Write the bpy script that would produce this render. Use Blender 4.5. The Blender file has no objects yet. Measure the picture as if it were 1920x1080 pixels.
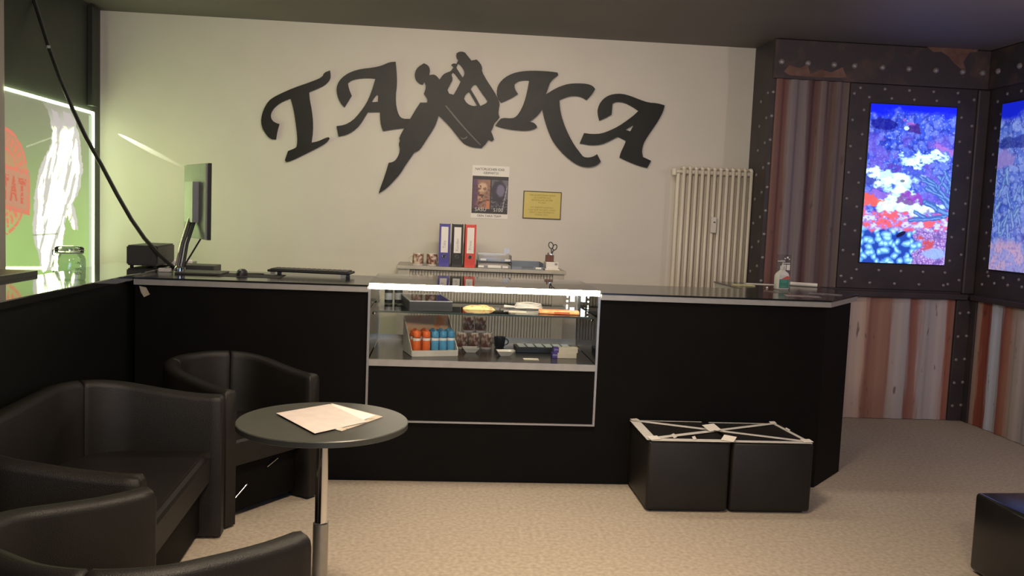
import bpy, bmesh, math, random
import numpy as np
from mathutils import Vector, Matrix
random.seed(7)
sc = bpy.context.scene
COL = sc.collection
R = math.radians
# ------------------------------------------------------------------ camera
F = 1660.0; CAMZ = 1.5
YAW, PITCH, ROLL = R(4.77), R(4.814), R(2.354)
_fw = Vector((math.sin(YAW)*math.cos(PITCH), math.cos(YAW)*math.cos(PITCH), -math.sin(PITCH)))
_rt = Vector((math.cos(YAW), -math.sin(YAW), 0)); _dn = _fw.cross(_rt)
IX = math.cos(ROLL)*_rt - math.sin(ROLL)*_dn
IY = math.sin(ROLL)*_rt + math.cos(ROLL)*_dn
CAM = Vector((0, 0, CAMZ))
cd = bpy.data.cameras.new('camera'); cam = bpy.data.objects.new('camera', cd); COL.objects.link(cam)
cd.sensor_width = 36; cd.lens = 36*F/1920; cd.clip_start = .05
m = Matrix.Identity(4)
for i in range(3):
    m[i][0] = IX[i]; m[i][1] = -IY[i]; m[i][2] = -_fw[i]; m[i][3] = CAM[i]
cam.matrix_world = m
sc.camera = cam
# ------------------------------------------------------------------ world, lamps, exposure
w = bpy.data.worlds.new('world'); sc.world = w; w.use_nodes = True
w.node_tree.nodes['Background'].inputs[0].default_value = (.5, .6, .8, 1)
w.node_tree.nodes['Background'].inputs[1].default_value = .25
sc.view_settings.view_transform = 'Standard'; sc.view_settings.look = 'None'
sc.view_settings.gamma = 1; sc.view_settings.use_curve_mapping = False
sc.view_settings.exposure = 0.0
def area(name, loc, target, sx, sy, power, col, spread=180):
    l = bpy.data.lights.new(name, 'AREA'); l.shape = 'RECTANGLE'; l.size = sx; l.size_y = sy
    l.energy = power; l.color = col; l.spread = R(spread)
    o = bpy.data.objects.new(name, l); COL.objects.link(o); o.location = loc
    o.rotation_euler = (Vector(target)-Vector(loc)).to_track_quat('-Z', 'Y').to_euler()
    return o
WARM = (1.0, .80, .58)
area('ceiling_lamp_waiting', (.45, 2.75, 2.86), (.45, 2.95, 0), .5, .5, 45, WARM, 115)
area('ceiling_lamp_entrance', (.3, -.6, 2.86), (.5, 7, 1.3), .6, .6, 75, WARM, 120)
area('ceiling_lamp_desk', (.1, 4.9, 2.86), (.1, 6.1, 1.3), 2.6, .3, 46, (1, .86, .68), 150)
area('cool_fill_behind', (1.55, -2.5, 1.4), (-.4, 3, .7), 2.0, 1.6, 45, (.40, .62, 1.0))  # cool light added behind the viewer to tint the seats blue

def point_fill(name, loc, power, col, radius=.06):
    l = bpy.data.lights.new(name, 'POINT'); l.energy = power; l.color = col; l.shadow_soft_size = radius
    o = bpy.data.objects.new(name, l); COL.objects.link(o); o.location = loc
point_fill('ceiling_fill_right', (3.7, 4.3, 1.95), 26, (1.0, .82, .80))  # unseen lamp added to lighten the ceiling on the right
def streak_spot(name, src, p0, p1, power, thin):
    # spot lamp added by the window frame to draw a streak on the wall
    src = Vector(src); d0 = (Vector(p0)-src).normalized(); d1 = (Vector(p1)-src).normalized()
    a = (d0+d1).normalized(); n = d0.cross(d1).normalized(); x = a.cross(n)
    l = bpy.data.lights.new(name, 'SPOT'); l.energy = power; l.color = (.95, 1, .86); l.shadow_soft_size = 0.0
    l.spot_size = d0.angle(d1); l.spot_blend = .35
    M = Matrix((( x.x, n.x*thin, -a.x, src.x), (x.y, n.y*thin, -a.y, src.y), (x.z, n.z*thin, -a.z, src.z), (0, 0, 0, 1)))
    o = bpy.data.objects.new(name, l); COL.objects.link(o); o.matrix_world = M
streak_spot('wall_streak_spot', (-2.555, 6.80, 2.06), (-2.48, 7.05, 1.985), (-1.95, 7.05, 1.73), 9.0, .10)

# ------------------------------------------------------------------ pixel -> place
def ray(x, y): return _fw*F + IX*(x-960) + IY*(y-540)
def onY(x, y, Y): d = ray(x, y); return CAM + d*(Y/d.y)
def onX(x, y, X): d = ray(x, y); return CAM + d*(X/d.x)
def onZ(x, y, Z): d = ray(x, y); return CAM + d*((Z-CAMZ)/d.z)
def to_px(p):
    v = Vector(p)-CAM; k = F/v.dot(_fw); return (960+k*v.dot(IX), 540+k*v.dot(IY))

# ------------------------------------------------------------------ materials
MATS = {}
def nt(name):
    mt = bpy.data.materials.new(name); mt.use_nodes = True
    return mt, mt.node_tree, mt.node_tree.nodes['Principled BSDF']
def mat(name, col, rough=.5, metal=0, col2=None, nscale=20, stretch=(1, 1, 1), bump=0, bscale=200, detail=4, lo=.35, hi=.65, spec=.5, coat=0):
    if name in MATS: return MATS[name]
    mt, t, b = nt(name)
    b.inputs['Roughness'].default_value = rough; b.inputs['Metallic'].default_value = metal
    b.inputs['Specular IOR Level'].default_value = spec
    b.inputs['Coat Weight'].default_value = coat
    b.inputs['Base Color'].default_value = (*col, 1)
    tc = t.nodes.new('ShaderNodeTexCoord'); mp = t.nodes.new('ShaderNodeMapping')
    mp.inputs['Scale'].default_value = stretch; t.links.new(tc.outputs['Object'], mp.inputs['Vector'])
    if col2 is None: col2 = tuple(c*.9 for c in col)
    n = t.nodes.new('ShaderNodeTexNoise'); n.inputs['Scale'].default_value = nscale; n.inputs['Detail'].default_value = detail
    cr = t.nodes.new('ShaderNodeValToRGB')
    cr.color_ramp.elements[0].position = lo; cr.color_ramp.elements[1].position = hi
    cr.color_ramp.elements[0].color = (*col, 1); cr.color_ramp.elements[1].color = (*col2, 1)
    t.links.new(mp.outputs[0], n.inputs['Vector']); t.links.new(n.outputs['Fac'], cr.inputs[0])
    t.links.new(cr.outputs[0], b.inputs['Base Color'])
    if bump:
        n2 = t.nodes.new('ShaderNodeTexNoise'); n2.inputs['Scale'].default_value = bscale; n2.inputs['Detail'].default_value = 3
        bp = t.nodes.new('ShaderNodeBump'); bp.inputs['Strength'].default_value = bump; bp.inputs['Distance'].default_value = .004
        t.links.new(tc.outputs['Object'], n2.inputs['Vector']); t.links.new(n2.outputs['Fac'], bp.inputs['Height'])
        t.links.new(bp.outputs[0], b.inputs['Normal'])
    MATS[name] = mt; return mt
def emit(name, col, strength):
    mt, t, b = nt(name)
    b.inputs['Base Color'].default_value = (.02, .02, .02, 1)
    b.inputs['Emission Color'].default_value = (*col, 1); b.inputs['Emission Strength'].default_value = strength
    return mt
def emit_attr(name, strength, rough=.25):
    mt, t, b = nt(name)
    b.inputs['Base Color'].default_value = (.01, .01, .01, 1); b.inputs['Roughness'].default_value = rough
    a = t.nodes.new('ShaderNodeVertexColor'); a.layer_name = 'Col'
    t.links.new(a.outputs[0], b.inputs['Emission Color']); b.inputs['Emission Strength'].default_value = strength
    return mt
def print_attr(name, rough=.5):
    mt, t, b = nt(name); b.inputs['Roughness'].default_value = rough
    a = t.nodes.new('ShaderNodeVertexColor'); a.layer_name = 'Col'
    t.links.new(a.outputs[0], b.inputs['Base Color']); return mt
def glass(name, tint=(.95, .98, .97), rough=0.0, ior=1.45, extra=0.0, mul=1.0):
    mt = bpy.data.materials.new(name); mt.use_nodes = True; t = mt.node_tree; t.nodes.clear()
    o = t.nodes.new('ShaderNodeOutputMaterial'); tr = t.nodes.new('ShaderNodeBsdfTransparent'); tr.inputs[0].default_value = (*tint, 1)
    g = t.nodes.new('ShaderNodeBsdfGlossy'); g.inputs['Roughness'].default_value = rough
    fr = t.nodes.new('ShaderNodeFresnel'); fr.inputs[0].default_value = ior
    ad = t.nodes.new('ShaderNodeMath'); ad.operation = 'MULTIPLY_ADD'; ad.inputs[1].default_value = mul; ad.inputs[2].default_value = extra
    mx = t.nodes.new('ShaderNodeMixShader')
    t.links.new(fr.outputs[0], ad.inputs[0]); t.links.new(ad.outputs[0], mx.inputs[0])
    t.links.new(tr.outputs[0], mx.inputs[1]); t.links.new(g.outputs[0], mx.inputs[2]); t.links.new(mx.outputs[0], o.inputs[0])
    return mt
def s2l(r, g=None, b=None):
    if g is None: r, g, b = r
    f = lambda c: ((c/255)/12.92 if c/255 <= .04045 else ((c/255+.055)/1.055)**2.4)
    return (f(r), f(g), f(b))

def stripe_mat(name, axis, a0, a1, stops, deep, chip=.75):
    # paint and rust stripes running down the sheet, with streaky edges and chipped spots
    mt, t, b = nt(name); L = t.links.new
    b.inputs['Roughness'].default_value = .62
    tc = t.nodes.new('ShaderNodeTexCoord'); sep = t.nodes.new('ShaderNodeSeparateXYZ'); L(tc.outputs['Object'], sep.inputs[0])
    mr = t.nodes.new('ShaderNodeMapRange'); mr.inputs[1].default_value = a0; mr.inputs[2].default_value = a1; L(sep.outputs[axis], mr.inputs[0])
    mp = t.nodes.new('ShaderNodeMapping'); mp.inputs['Scale'].default_value = (30, 30, 1.4); L(tc.outputs['Object'], mp.inputs[0])
    n1 = t.nodes.new('ShaderNodeTexNoise'); n1.inputs['Scale'].default_value = 1.0; n1.inputs['Detail'].default_value = 6; n1.inputs['Roughness'].default_value = .6
    L(mp.outputs[0], n1.inputs['Vector'])
    ma = t.nodes.new('ShaderNodeMath'); ma.operation = 'MULTIPLY_ADD'; ma.inputs[1].default_value = .16; L(n1.outputs['Fac'], ma.inputs[0])
    sb = t.nodes.new('ShaderNodeMath'); sb.operation = 'SUBTRACT'; sb.inputs[1].default_value = .08; L(mr.outputs[0], sb.inputs[0]); L(sb.outputs[0], ma.inputs[2])
    cr = t.nodes.new('ShaderNodeValToRGB'); e = cr.color_ramp.elements
    e[0].position = stops[0][0]; e[0].color = (*s2l(*stops[0][1]), 1); e[1].position = stops[-1][0]; e[1].color = (*s2l(*stops[-1][1]), 1)
    for p, c in stops[1:-1]: x = e.new(p); x.color = (*s2l(*c), 1)
    L(ma.outputs[0], cr.inputs[0])
    mp2 = t.nodes.new('ShaderNodeMapping'); mp2.inputs['Scale'].default_value = (14, 14, 4); L(tc.outputs['Object'], mp2.inputs[0])
    n2 = t.nodes.new('ShaderNodeTexNoise'); n2.inputs['Scale'].default_value = 1.6; n2.inputs['Detail'].default_value = 8; L(mp2.outputs[0], n2.inputs['Vector'])
    c2 = t.nodes.new('ShaderNodeValToRGB'); c2.color_ramp.elements[0].position = .655; c2.color_ramp.elements[1].position = .72
    c2.color_ramp.elements[0].color = (0, 0, 0, 1); c2.color_ramp.elements[1].color = (chip, chip, chip, 1); L(n2.outputs['Fac'], c2.inputs[0])
    mx = t.nodes.new('ShaderNodeMix'); mx.data_type = 'RGBA'
    L(c2.outputs[0], mx.inputs[0]); L(cr.outputs[0], mx.inputs[6]); mx.inputs[7].default_value = (*deep, 1)
    L(mx.outputs[2], b.inputs['Base Color'])
    bp = t.nodes.new('ShaderNodeBump'); bp.inputs['Strength'].default_value = .3; bp.inputs['Distance'].default_value = .004
    L(n2.outputs['Fac'], bp.inputs['Height']); L(bp.outputs[0], b.inputs['Normal'])
    return mt

M_wall = mat('wall_paint', (.62, .58, .53), .8, col2=(.60, .56, .51), nscale=3, bump=.12, bscale=120)
M_wallL = mat('plaster_light', (.50, .44, .40), .8, col2=(.47, .42, .38), nscale=4, bump=.1)
M_ceil = mat('ceiling_black', (.15, .132, .122), .6, col2=(.135, .118, .110), nscale=2)
M_frame = mat('window_frame_dark', (.038, .042, .034), .5, col2=(.030, .034, .028), nscale=6)
M_floor = mat('carpet', (.44, .375, .30), .95, col2=(.33, .275, .215), nscale=48, detail=9, lo=.34, hi=.68, bump=.15, bscale=300)
M_black = mat('counter_black', (.0052, .0045, .0042), .6, col2=(.0042, .0036, .0034), nscale=5, spec=.10)
M_top = mat('counter_top_black', (.020, .020, .019), .16, col2=(.016, .016, .016), nscale=8)
M_topL = mat('counter_top_gloss', (.022, .023, .021), .055, col2=(.018, .019, .018), nscale=8, coat=.6)
M_alu = mat('aluminium', (.50, .49, .47), .38, .85, col2=(.44, .43, .41), nscale=30, stretch=(1, 1, 20))
M_chrome = mat('chrome', (.82, .82, .80), .10, 1.0, col2=(.78, .78, .77), nscale=4)
M_leather = mat('black_leather', (.0105, .0088, .0075), .46, col2=(.008, .0068, .006), nscale=9, bump=.35, bscale=340, spec=.42)
M_sign = mat('sign_metal', (.007, .007, .0055), .45, col2=(.012, .0115, .0095), nscale=7, detail=6, spec=.3)
M_white = mat('paper_white', (.78, .74, .70), .7, col2=(.75, .71, .67), nscale=9)
M_tape = mat('masking_tape', (.62, .60, .57), .55, col2=(.54, .52, .49), nscale=40)
M_dark = mat('plastic_black', (.012, .012, .012), .45)
M_grey = mat('plastic_grey', (.30, .31, .32), .42)
M_dgrey = mat('plastic_dark_grey', (.045, .045, .043), .5)
M_rad = mat('radiator_enamel', (.70, .64, .55), .38, col2=(.68, .62, .53), nscale=4)
M_steel = mat('riveted_steel', (.034, .026, .032), .55, col2=(.050, .036, .038), nscale=5, detail=7, bump=.3, bscale=40)
M_rivet = mat('rivet_steel', (.26, .235, .25), .4, .3)
M_glass = glass('case_glass', (.98, .99, .985), 0, 1.40)
M_shelfglass = glass('shelf_glass', (.86, .90, .89), 0, 1.5, .02)
M_jar = glass('jar_glass', (.86, .89, .90), .03, 1.45, .07, .45)
M_acrylic = glass('acrylic', (.90, .90, .90), .04, 1.25, .02)
M_cab = mat('cabinet_beige', (.40, .37, .32), .55)
M_cabd = mat('cabinet_groove', (.20, .18, .15), .6)

# ------------------------------------------------------------------ mesh tools
WORLD = {}
def link(o): COL.objects.link(o); return o
def thing(name, label, cat, loc=(0, 0, 0), rotz=0, group=None):
    o = bpy.data.objects.new(name, None); link(o); o.empty_display_size = .05
    o.location = loc; o.rotation_euler = (0, 0, rotz)
    WORLD[o.name] = Matrix.Translation(loc) @ Matrix.Rotation(rotz, 4, 'Z')
    return tag(o, label, cat, group)
def tag(o, label, cat, group=None):
    o['label'] = label; o['category'] = cat
    if group: o['group'] = group
    return o
def finish(name, me, material, parent=None, world=False, smooth=None, origin=None):
    if parent is not None:
        M = WORLD[parent.name]
        if world: me.transform(M.inverted())
    else:
        M = Matrix.Identity(4)
        if origin is not None:
            me.transform(Matrix.Translation(-Vector(origin))); M = Matrix.Translation(origin)
    me.name = name
    if isinstance(material, (list, tuple)):
        me.materials.clear()
        for mm in material: me.materials.append(mm)
    else:
        me.materials.clear(); me.materials.append(material)
    if smooth is not None:
        for p in me.polygons: p.use_smooth = True
        me.set_sharp_from_angle(angle=R(smooth))
    o = bpy.data.objects.new(name, me); link(o)
    if parent is not None: o.parent = parent; WORLD[o.name] = M
    else:
        if origin is not None: o.location = origin
        WORLD[o.name] = M
    return o
class MB:
    def __init__(s): s.bm = bmesh.new()
    def box(s, a, b, bev=0, seg=2):
        r = bmesh.ops.create_cube(s.bm, size=1); vs = r['verts']
        a, b = Vector(a), Vector(b); c = (a+b)/2; d = b-a
        for v in vs: v.co = Vector((v.co.x*d.x+c.x, v.co.y*d.y+c.y, v.co.z*d.z+c.z))
        if bev:
            es = list({e for v in vs for e in v.link_edges})
            bmesh.ops.bevel(s.bm, geom=es, offset=bev, segments=seg, profile=.5, affect='EDGES')
        return s
    def tube(s, pts, r, seg=10, cap=True):
        pts = [Vector(p) for p in pts]; rs = r if isinstance(r, (list, tuple)) else [r]*len(pts)
        rings = []; up = None
        for i, p in enumerate(pts):
            d = ((pts[min(i+1, len(pts)-1)]-pts[max(i-1, 0)])).normalized()
            if up is None:
                up = Vector((0, 0, 1)) if abs(d.z) < .9 else Vector((1, 0, 0))
            sx = d.cross(up).normalized(); sy = sx.cross(d).normalized(); up = sy
            rings.append([s.bm.verts.new(p + (sx*math.cos(a)+sy*math.sin(a))*rs[i]) for a in [2*math.pi*k/seg for k in range(seg)]])
        for i in range(len(rings)-1):
            for k in range(seg):
                s.bm.faces.new((rings[i][k], rings[i][(k+1) % seg], rings[i+1][(k+1) % seg], rings[i+1][k]))
        if cap:
            s.bm.faces.new(list(reversed(rings[0]))); s.bm.faces.new(rings[-1])
        return s
    def lathe(s, prof, c=(0, 0, 0), seg=24, caps=True):
        rings = []; c = Vector(c)
        for r, z in prof:
            rings.append([s.bm.verts.new(c+Vector((r*math.cos(2*math.pi*k/seg), r*math.sin(2*math.pi*k/seg), z))) for k in range(seg)])
        for i in range(len(rings)-1):
            for k in range(seg):
                s.bm.faces.new((rings[i][k], rings[i][(k+1) % seg], rings[i+1][(k+1) % seg], rings[i+1][k]))
        if caps:
            s.bm.faces.new(list(reversed(rings[0]))); s.bm.faces.new(rings[-1])
        return s
    def prism(s, poly, z0, z1):
        n = len(poly)
        lo = [s.bm.verts.new((p[0], p[1], z0)) for p in poly]; hi = [s.bm.verts.new((p[0], p[1], z1)) for p in poly]
        s.bm.faces.new(list(reversed(lo))); s.bm.faces.new(hi)
        for i in range(n): s.bm.faces.new((lo[i], lo[(i+1) % n], hi[(i+1) % n], hi[i]))
        return s
    def slab(s, pts, t):
        # thin plate: quad/poly given in 3D, thickened along its normal by t
        p = [Vector(q) for q in pts]; nrm = (p[1]-p[0]).cross(p[-1]-p[0]).normalized()
        lo = [s.bm.verts.new(q) for q in p]; hi = [s.bm.verts.new(q+nrm*t) for q in p]; n = len(p)
        s.bm.faces.new(list(reversed(lo))); s.bm.faces.new(hi)
        for i in range(n): s.bm.faces.new((lo[i], lo[(i+1) % n], hi[(i+1) % n], hi[i]))
        return s
    def xf(s, M): bmesh.ops.transform(s.bm, matrix=M, verts=s.bm.verts); return s
    def mesh(s):
        bmesh.ops.recalc_face_normals(s.bm, faces=s.bm.faces)
        me = bpy.data.meshes.new('m'); s.bm.to_mesh(me); s.bm.free(); return me
    def build(s, name, material, parent=None, world=False, smooth=None, origin=None):
        return finish(name, s.mesh(), material, parent, world, smooth, origin)
def struct(o): o['kind'] = 'structure'; return o
def chaikin(pts, it=1, corner=48):
    for _ in range(it):
        out = []; n = len(pts)
        for i in range(n):
            a, b, c = Vector(pts[i-1]), Vector(pts[i]), Vector(pts[(i+1) % n])
            u, v = (b-a), (c-b)
            if u.length < 1e-9 or v.length < 1e-9: continue
            if u.angle(v) > R(corner): out.append(tuple(b))
            else: out += [tuple(b*.75+a*.25), tuple(b*.75+c*.25)]
        pts = out
    return pts
def loops_mesh(loops, depth):
    c = bpy.data.curves.new('c', 'CURVE'); c.dimensions = '2D'; c.fill_mode = 'BOTH'; c.extrude = depth/2
    for lp in loops:
        sp = c.splines.new('POLY'); sp.points.add(len(lp)-1); sp.use_cyclic_u = True
        for p, q in zip(sp.points, lp): p.co = (q[0], q[1], 0, 1)
    o = bpy.data.objects.new('c', c); link(o); bpy.context.view_layer.update()
    me = bpy.data.meshes.new_from_object(o.evaluated_get(bpy.context.evaluated_depsgraph_get()))
    bpy.data.objects.remove(o); bpy.data.curves.remove(c)
    return me
def text_mesh(body, size, depth=.0004, align='CENTER'):
    c = bpy.data.curves.new('t', 'FONT'); c.body = body; c.size = size; c.extrude = depth/2
    c.align_x = align; c.align_y = 'CENTER'; c.resolution_u = 3; c.space_line = .95
    o = bpy.data.objects.new('t', c); link(o); bpy.context.view_layer.update()
    me = bpy.data.meshes.new_from_object(o.evaluated_get(bpy.context.evaluated_depsgraph_get()))
    bpy.data.objects.remove(o); bpy.data.curves.remove(c)
    return me
# drawing plane (u, v, n) -> wall facing the camera: x = u, z = v, toward camera = -y
def wallM(x, y, z, rot=0):
    return Matrix.Translation((x, y, z)) @ Matrix.Rotation(R(90), 4, 'X') @ Matrix.Rotation(rot, 4, 'Z')
def text(name, body, size, M, material, parent, depth=.0006):
    me = text_mesh(body, size, depth); me.transform(M); return finish(name, me, material, parent, world=True)
def grid_mesh(P, nu, nv, colfn):
    # P(u, v) -> world point, u,v in 0..1 (v from the top); colfn(U, V) -> linear rgb array
    U, V = np.meshgrid(np.linspace(0, 1, nu), np.linspace(0, 1, nv))
    U, V = U.ravel(), V.ravel()
    verts = [P(a, b) for a, b in zip(U, V)]
    faces = [(j*nu+i, (j+1)*nu+i, (j+1)*nu+i+1, j*nu+i+1) for j in range(nv-1) for i in range(nu-1)]
    me = bpy.data.meshes.new('g'); me.from_pydata(verts, [], faces)
    at = me.color_attributes.new('Col', 'FLOAT_COLOR', 'POINT')
    c = np.ones((len(U), 4), np.float32); c[:, :3] = colfn(U, V)
    at.data.foreach_set('color', c.ravel()); me.update(); return me
def vnoise(x, y, seed=0):
    xi, yi = np.floor(x).astype(np.int64), np.floor(y).astype(np.int64); fx, fy = x-xi, y-yi
    fx = fx*fx*(3-2*fx); fy = fy*fy*(3-2*fy)
    def h(a, b):
        n = (a*374761393 + b*668265263 + seed*1442695041) & 0x7fffffff
        n = ((n ^ (n >> 13))*1274126177) & 0x7fffffff
        return ((n ^ (n >> 16)) & 0xffff)/65535.0
    return (h(xi, yi)*(1-fx)+h(xi+1, yi)*fx)*(1-fy) + (h(xi, yi+1)*(1-fx)+h(xi+1, yi+1)*fx)*fy
def fbm(x, y, seed=0, o=4):
    s = 0; a = .5; t = 0
    for k in range(o): s = s + a*vnoise(x*2**k, y*2**k, seed+k); t += a; a *= .55
    return s/t
def sstep(a, b, x): t = np.clip((x-a)/(b-a), 0, 1); return t*t*(3-2*t)
def lerp(a, b, t): return a*(1-t[:, None]) + np.array(b)[None, :]*t[:, None] if not isinstance(b, np.ndarray) or b.ndim == 1 else a*(1-t[:, None])+b*t[:, None]
def inpoly(x, y, poly):
    r = np.zeros(len(x), bool); n = len(poly); j = n-1
    for i in range(n):
        xi, yi = poly[i]; xj, yj = poly[j]
        c = ((yi > y) != (yj > y)) & (x < (xj-xi)*(y-yi)/(yj-yi+1e-12)+xi); r ^= c; j = i
    return r
def segdist(x, y, a, b):
    ax, ay = a; bx, by = b; dx, dy = bx-ax, by-ay; t = np.clip(((x-ax)*dx+(y-ay)*dy)/(dx*dx+dy*dy), 0, 1)
    return np.hypot(x-ax-t*dx, y-ay-t*dy)

# ================================================================== SETTING
XL, XR, YB, YF, ZC = -2.595, 4.20, 7.05, -2.6, 2.895
YT = 6.65                      # front of the riveted housing that holds the screens
struct(MB().box((XL-.3, YF-.1, -.1), (XR+.3, YB+.2, 0)).build('floor', M_floor))
struct(MB().box((XL-.3, YF-.1, ZC), (XR+.3, YB+.2, ZC+.1)).build('ceiling', M_ceil))
struct(MB().box((XL-.3, YB, 0), (2.468, YB+.2, ZC)).build('wall_back', M_wall))
# front wall behind the viewer, with an opening added for cool daylight
wf = struct(MB().box((XL-.3, YF-.1, 0), (.4, YF, ZC)).box((2.7, YF-.1, 0), (XR+.3, YF, ZC)).box((.4, YF-.1, 0), (2.7, YF, .5)).box((.4, YF-.1, 2.3), (2.7, YF, ZC)).build('wall_front', M_wallL))
# left wall: light plaster up to the window
struct(MB().box((XL-.3, YF, 0), (XL, 5.54, ZC)).build('wall_left', M_wallL))
win = thing('window_1', 'backlit shop window with green film', 'window', (XL, 6.2, 0)); del win['label']; del win['category']; struct(win)
Y0w, Y1w, Z0w, Z1w = 5.54, 6.875, .96, 2.11
MB().box((XL-.2, 5.54, Z1w), (XL-.012, YB, ZC)).build('header', M_frame, win, True)
MB().box((XL-.2, Y1w+.012, 0), (XL-.012, YB, Z1w)).build('frame_post', M_frame, win, True)
MB().box((XL-.2, 5.54, 0), (XL-.012, Y1w+.012, Z0w)).build('apron', M_frame, win, True)
MB().box((XL-.012, 5.3, .93), (XL+.13, 6.88, .965), .004).build('sill', mat('sill_grey', (.09, .10, .09), .35), win, True)
MB().box((XL-.012, 6.80, 2.16), (XL+.03, 6.90, ZC-.02), .004).build('cable_duct', mat('duct_dark', (.012, .013, .011), .5), win, True)
# translucent film, painted by its print
FIG = [(80, 190), (88, 205), (94, 225), (98, 248), (96, 268), (84, 292), (72, 320), (66, 355), (64, 395), (61, 430), (64, 455), (72, 472), (76, 508),
       (110, 508), (108, 480), (117, 455), (121, 428), (126, 402), (137, 430), (146, 432), (145, 415), (136, 380), (146, 366), (152, 345), (156, 318), (154, 290), (150, 262), (146, 240), (140, 222), (134, 205), (126, 196)]
DARKS = [[(96, 205), (106, 212), (120, 240), (110, 250), (102, 232)], [(118, 210), (132, 214), (140, 236), (128, 246), (120, 230)], [(112, 256), (124, 262), (118, 275), (110, 268)],
         [(113, 300), (117, 330), (106, 372), (96, 400), (92, 420), (99, 380), (108, 330)], [(126, 262), (138, 258), (132, 280), (122, 300)], [(88, 424), (92, 410), (90, 436)],
         [(120, 285), (127, 300), (121, 322), (117, 305)], [(130, 380), (136, 402), (142, 428), (134, 410), (127, 392)]]
def film(U, V):
    ys = Y0w + (Y1w-Y0w)*U; zs = Z1w + (Z0w-Z1w)*V
    v = np.stack([np.full_like(ys, XL), ys, zs-CAMZ], 1)
    k = F/(v@np.array(_fw)); X = 960+k*(v@np.array(IX)); Y = 540+k*(v@np.array(IY))
    g = sstep(180, 505, Y)
    c = lerp(np.tile(np.array(s2l(128, 130, 104)), (len(X), 1)), np.array(s2l(160, 196, 112)), g)
    c *= (.92+.16*fbm(X/60, Y/60, 3))[:, None]
    n1 = (fbm(X/9, Y/14, 5)-.5)*7; n2 = (fbm(X/9, Y/14, 9)-.5)*7
    inside = inpoly(X+n1, Y+n2, FIG)
    fade = sstep(193, 250, Y)*.75+.25
    wt = np.array((8.5, 11.0, 4.2))
    fold = .5*fbm((X+Y*.2)/8, Y/70, 12)+.5*fbm((X+Y*.25)/6, Y/55, 14); c = lerp(c, np.array(s2l(206, 200, 196)), inside*fade*.9)
    edge = inpoly(X+n1*.7, Y+n2*.7, [(108+(a-108)*.84, b+3) for a, b in FIG])
    c = lerp(c, wt, inside*edge*(Y > 236)*sstep(.585, .56, fold)*sstep(232, 275, Y))
    for d in DARKS: c = lerp(c, np.array(s2l(190, 180, 180)), inpoly(X+n1*.6, Y+n2*.6, d)*.85)
    for a, b in [((50, 275), (97, 258)), ((62, 441), (108, 438))]:
        c = lerp(c, np.array(s2l(190, 196, 160) if a[0] < 55 else s2l(150, 160, 125)), (segdist(X, Y, a, b) < 1.0)*1.0)
    c = lerp(c, wt, sstep(506, 503, Y)*sstep(499, 503, Y)*.6*(X < 80))
    # mirrored round stamp, its right half in view
    red = np.array(s2l(222, 112, 92)); redd = np.array(s2l(200, 92, 74))
    cx, cy = 2.0, 340.0; rr = np.hypot((X-cx)/51, (Y-cy)/103)
    ring = ((rr < 1) & (rr > .93)) | ((rr < .66) & (rr > .60))
    tick = (rr < .88) & (rr > .71) & (np.sin(np.arctan2((Y-cy)/103, (X-cx)/51)*30+fbm(X/4, Y/4, 2)*3) > -.1)
    grain = fbm(X/3, Y/3, 21) > .36
    c = lerp(c, red, (rr < 1)*.42*sstep(430, 400, Y+0*X))
    c = lerp(c, red, (ring | tick)*grain*.9)
    sl = (X-11)*.28           # banner follows the receding wall
    Yb = Y-sl
    band = (X < 56+0*Y) & (Yb > 308) & (Yb < 392); inb = (X < 52) & (Yb > 316) & (Yb < 384)
    c = lerp(c, np.array(s2l(150, 146, 112)), band*1.0); c = lerp(c, red, (band & ~inb)*grain*.95)
    c = lerp(c, np.array(s2l(196, 130, 104)), inb*.8)
    def letterT(x0): return (((X > x0) & (X < x0+15) & (Yb > 326) & (Yb < 338)) | ((X > x0+5) & (X < x0+10) & (Yb > 326) & (Yb < 374)))
    def letterA(x0):
        t = (Yb-326)/48; half = 1.5+6*t; cxa = x0+7.5
        return (Yb > 326) & (Yb < 374) & (np.abs(X-cxa) < half) & ~((np.abs(X-cxa) < half-4) & ((t > .72) | ((t < .55) & (t > .2))))
    for q in (letterT(34), letterA(18), letterT(2)): c = lerp(c, redd, q*grain*1.0)
    return c
film_o = finish('pane', grid_mesh(lambda u, v: (XL, Y0w+(Y1w-Y0w)*u, Z1w+(Z0w-Z1w)*v), 190, 220, film), emit_attr('window_film', 1.0), win, True)
M_led = emit('led_white_green', (.82, 1.0, .52), 13)
for a, b in [((XL-.01, Y0w, Z1w-.006), (XL+.008, Y1w+.006, Z1w+.012)), ((XL-.01, Y1w-.004, Z0w), (XL+.008, Y1w+.012, Z1w+.006))]:
    MB().box(a, b).build('light_strip', M_led, win, True)
MB().box((XL-.012, Y1w-.075, Z0w), (XL+.002, Y1w-.006, Z1w-.02)).build('edge_strip', emit('led_edge_soft', (.60, .70, .50), .75), win, True)

# right wall, perpendicular, with the second screen
wr = struct(MB().box((XR, YF, 0), (XR+.2, YB, ZC)).build('wall_right', M_steel))
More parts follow.
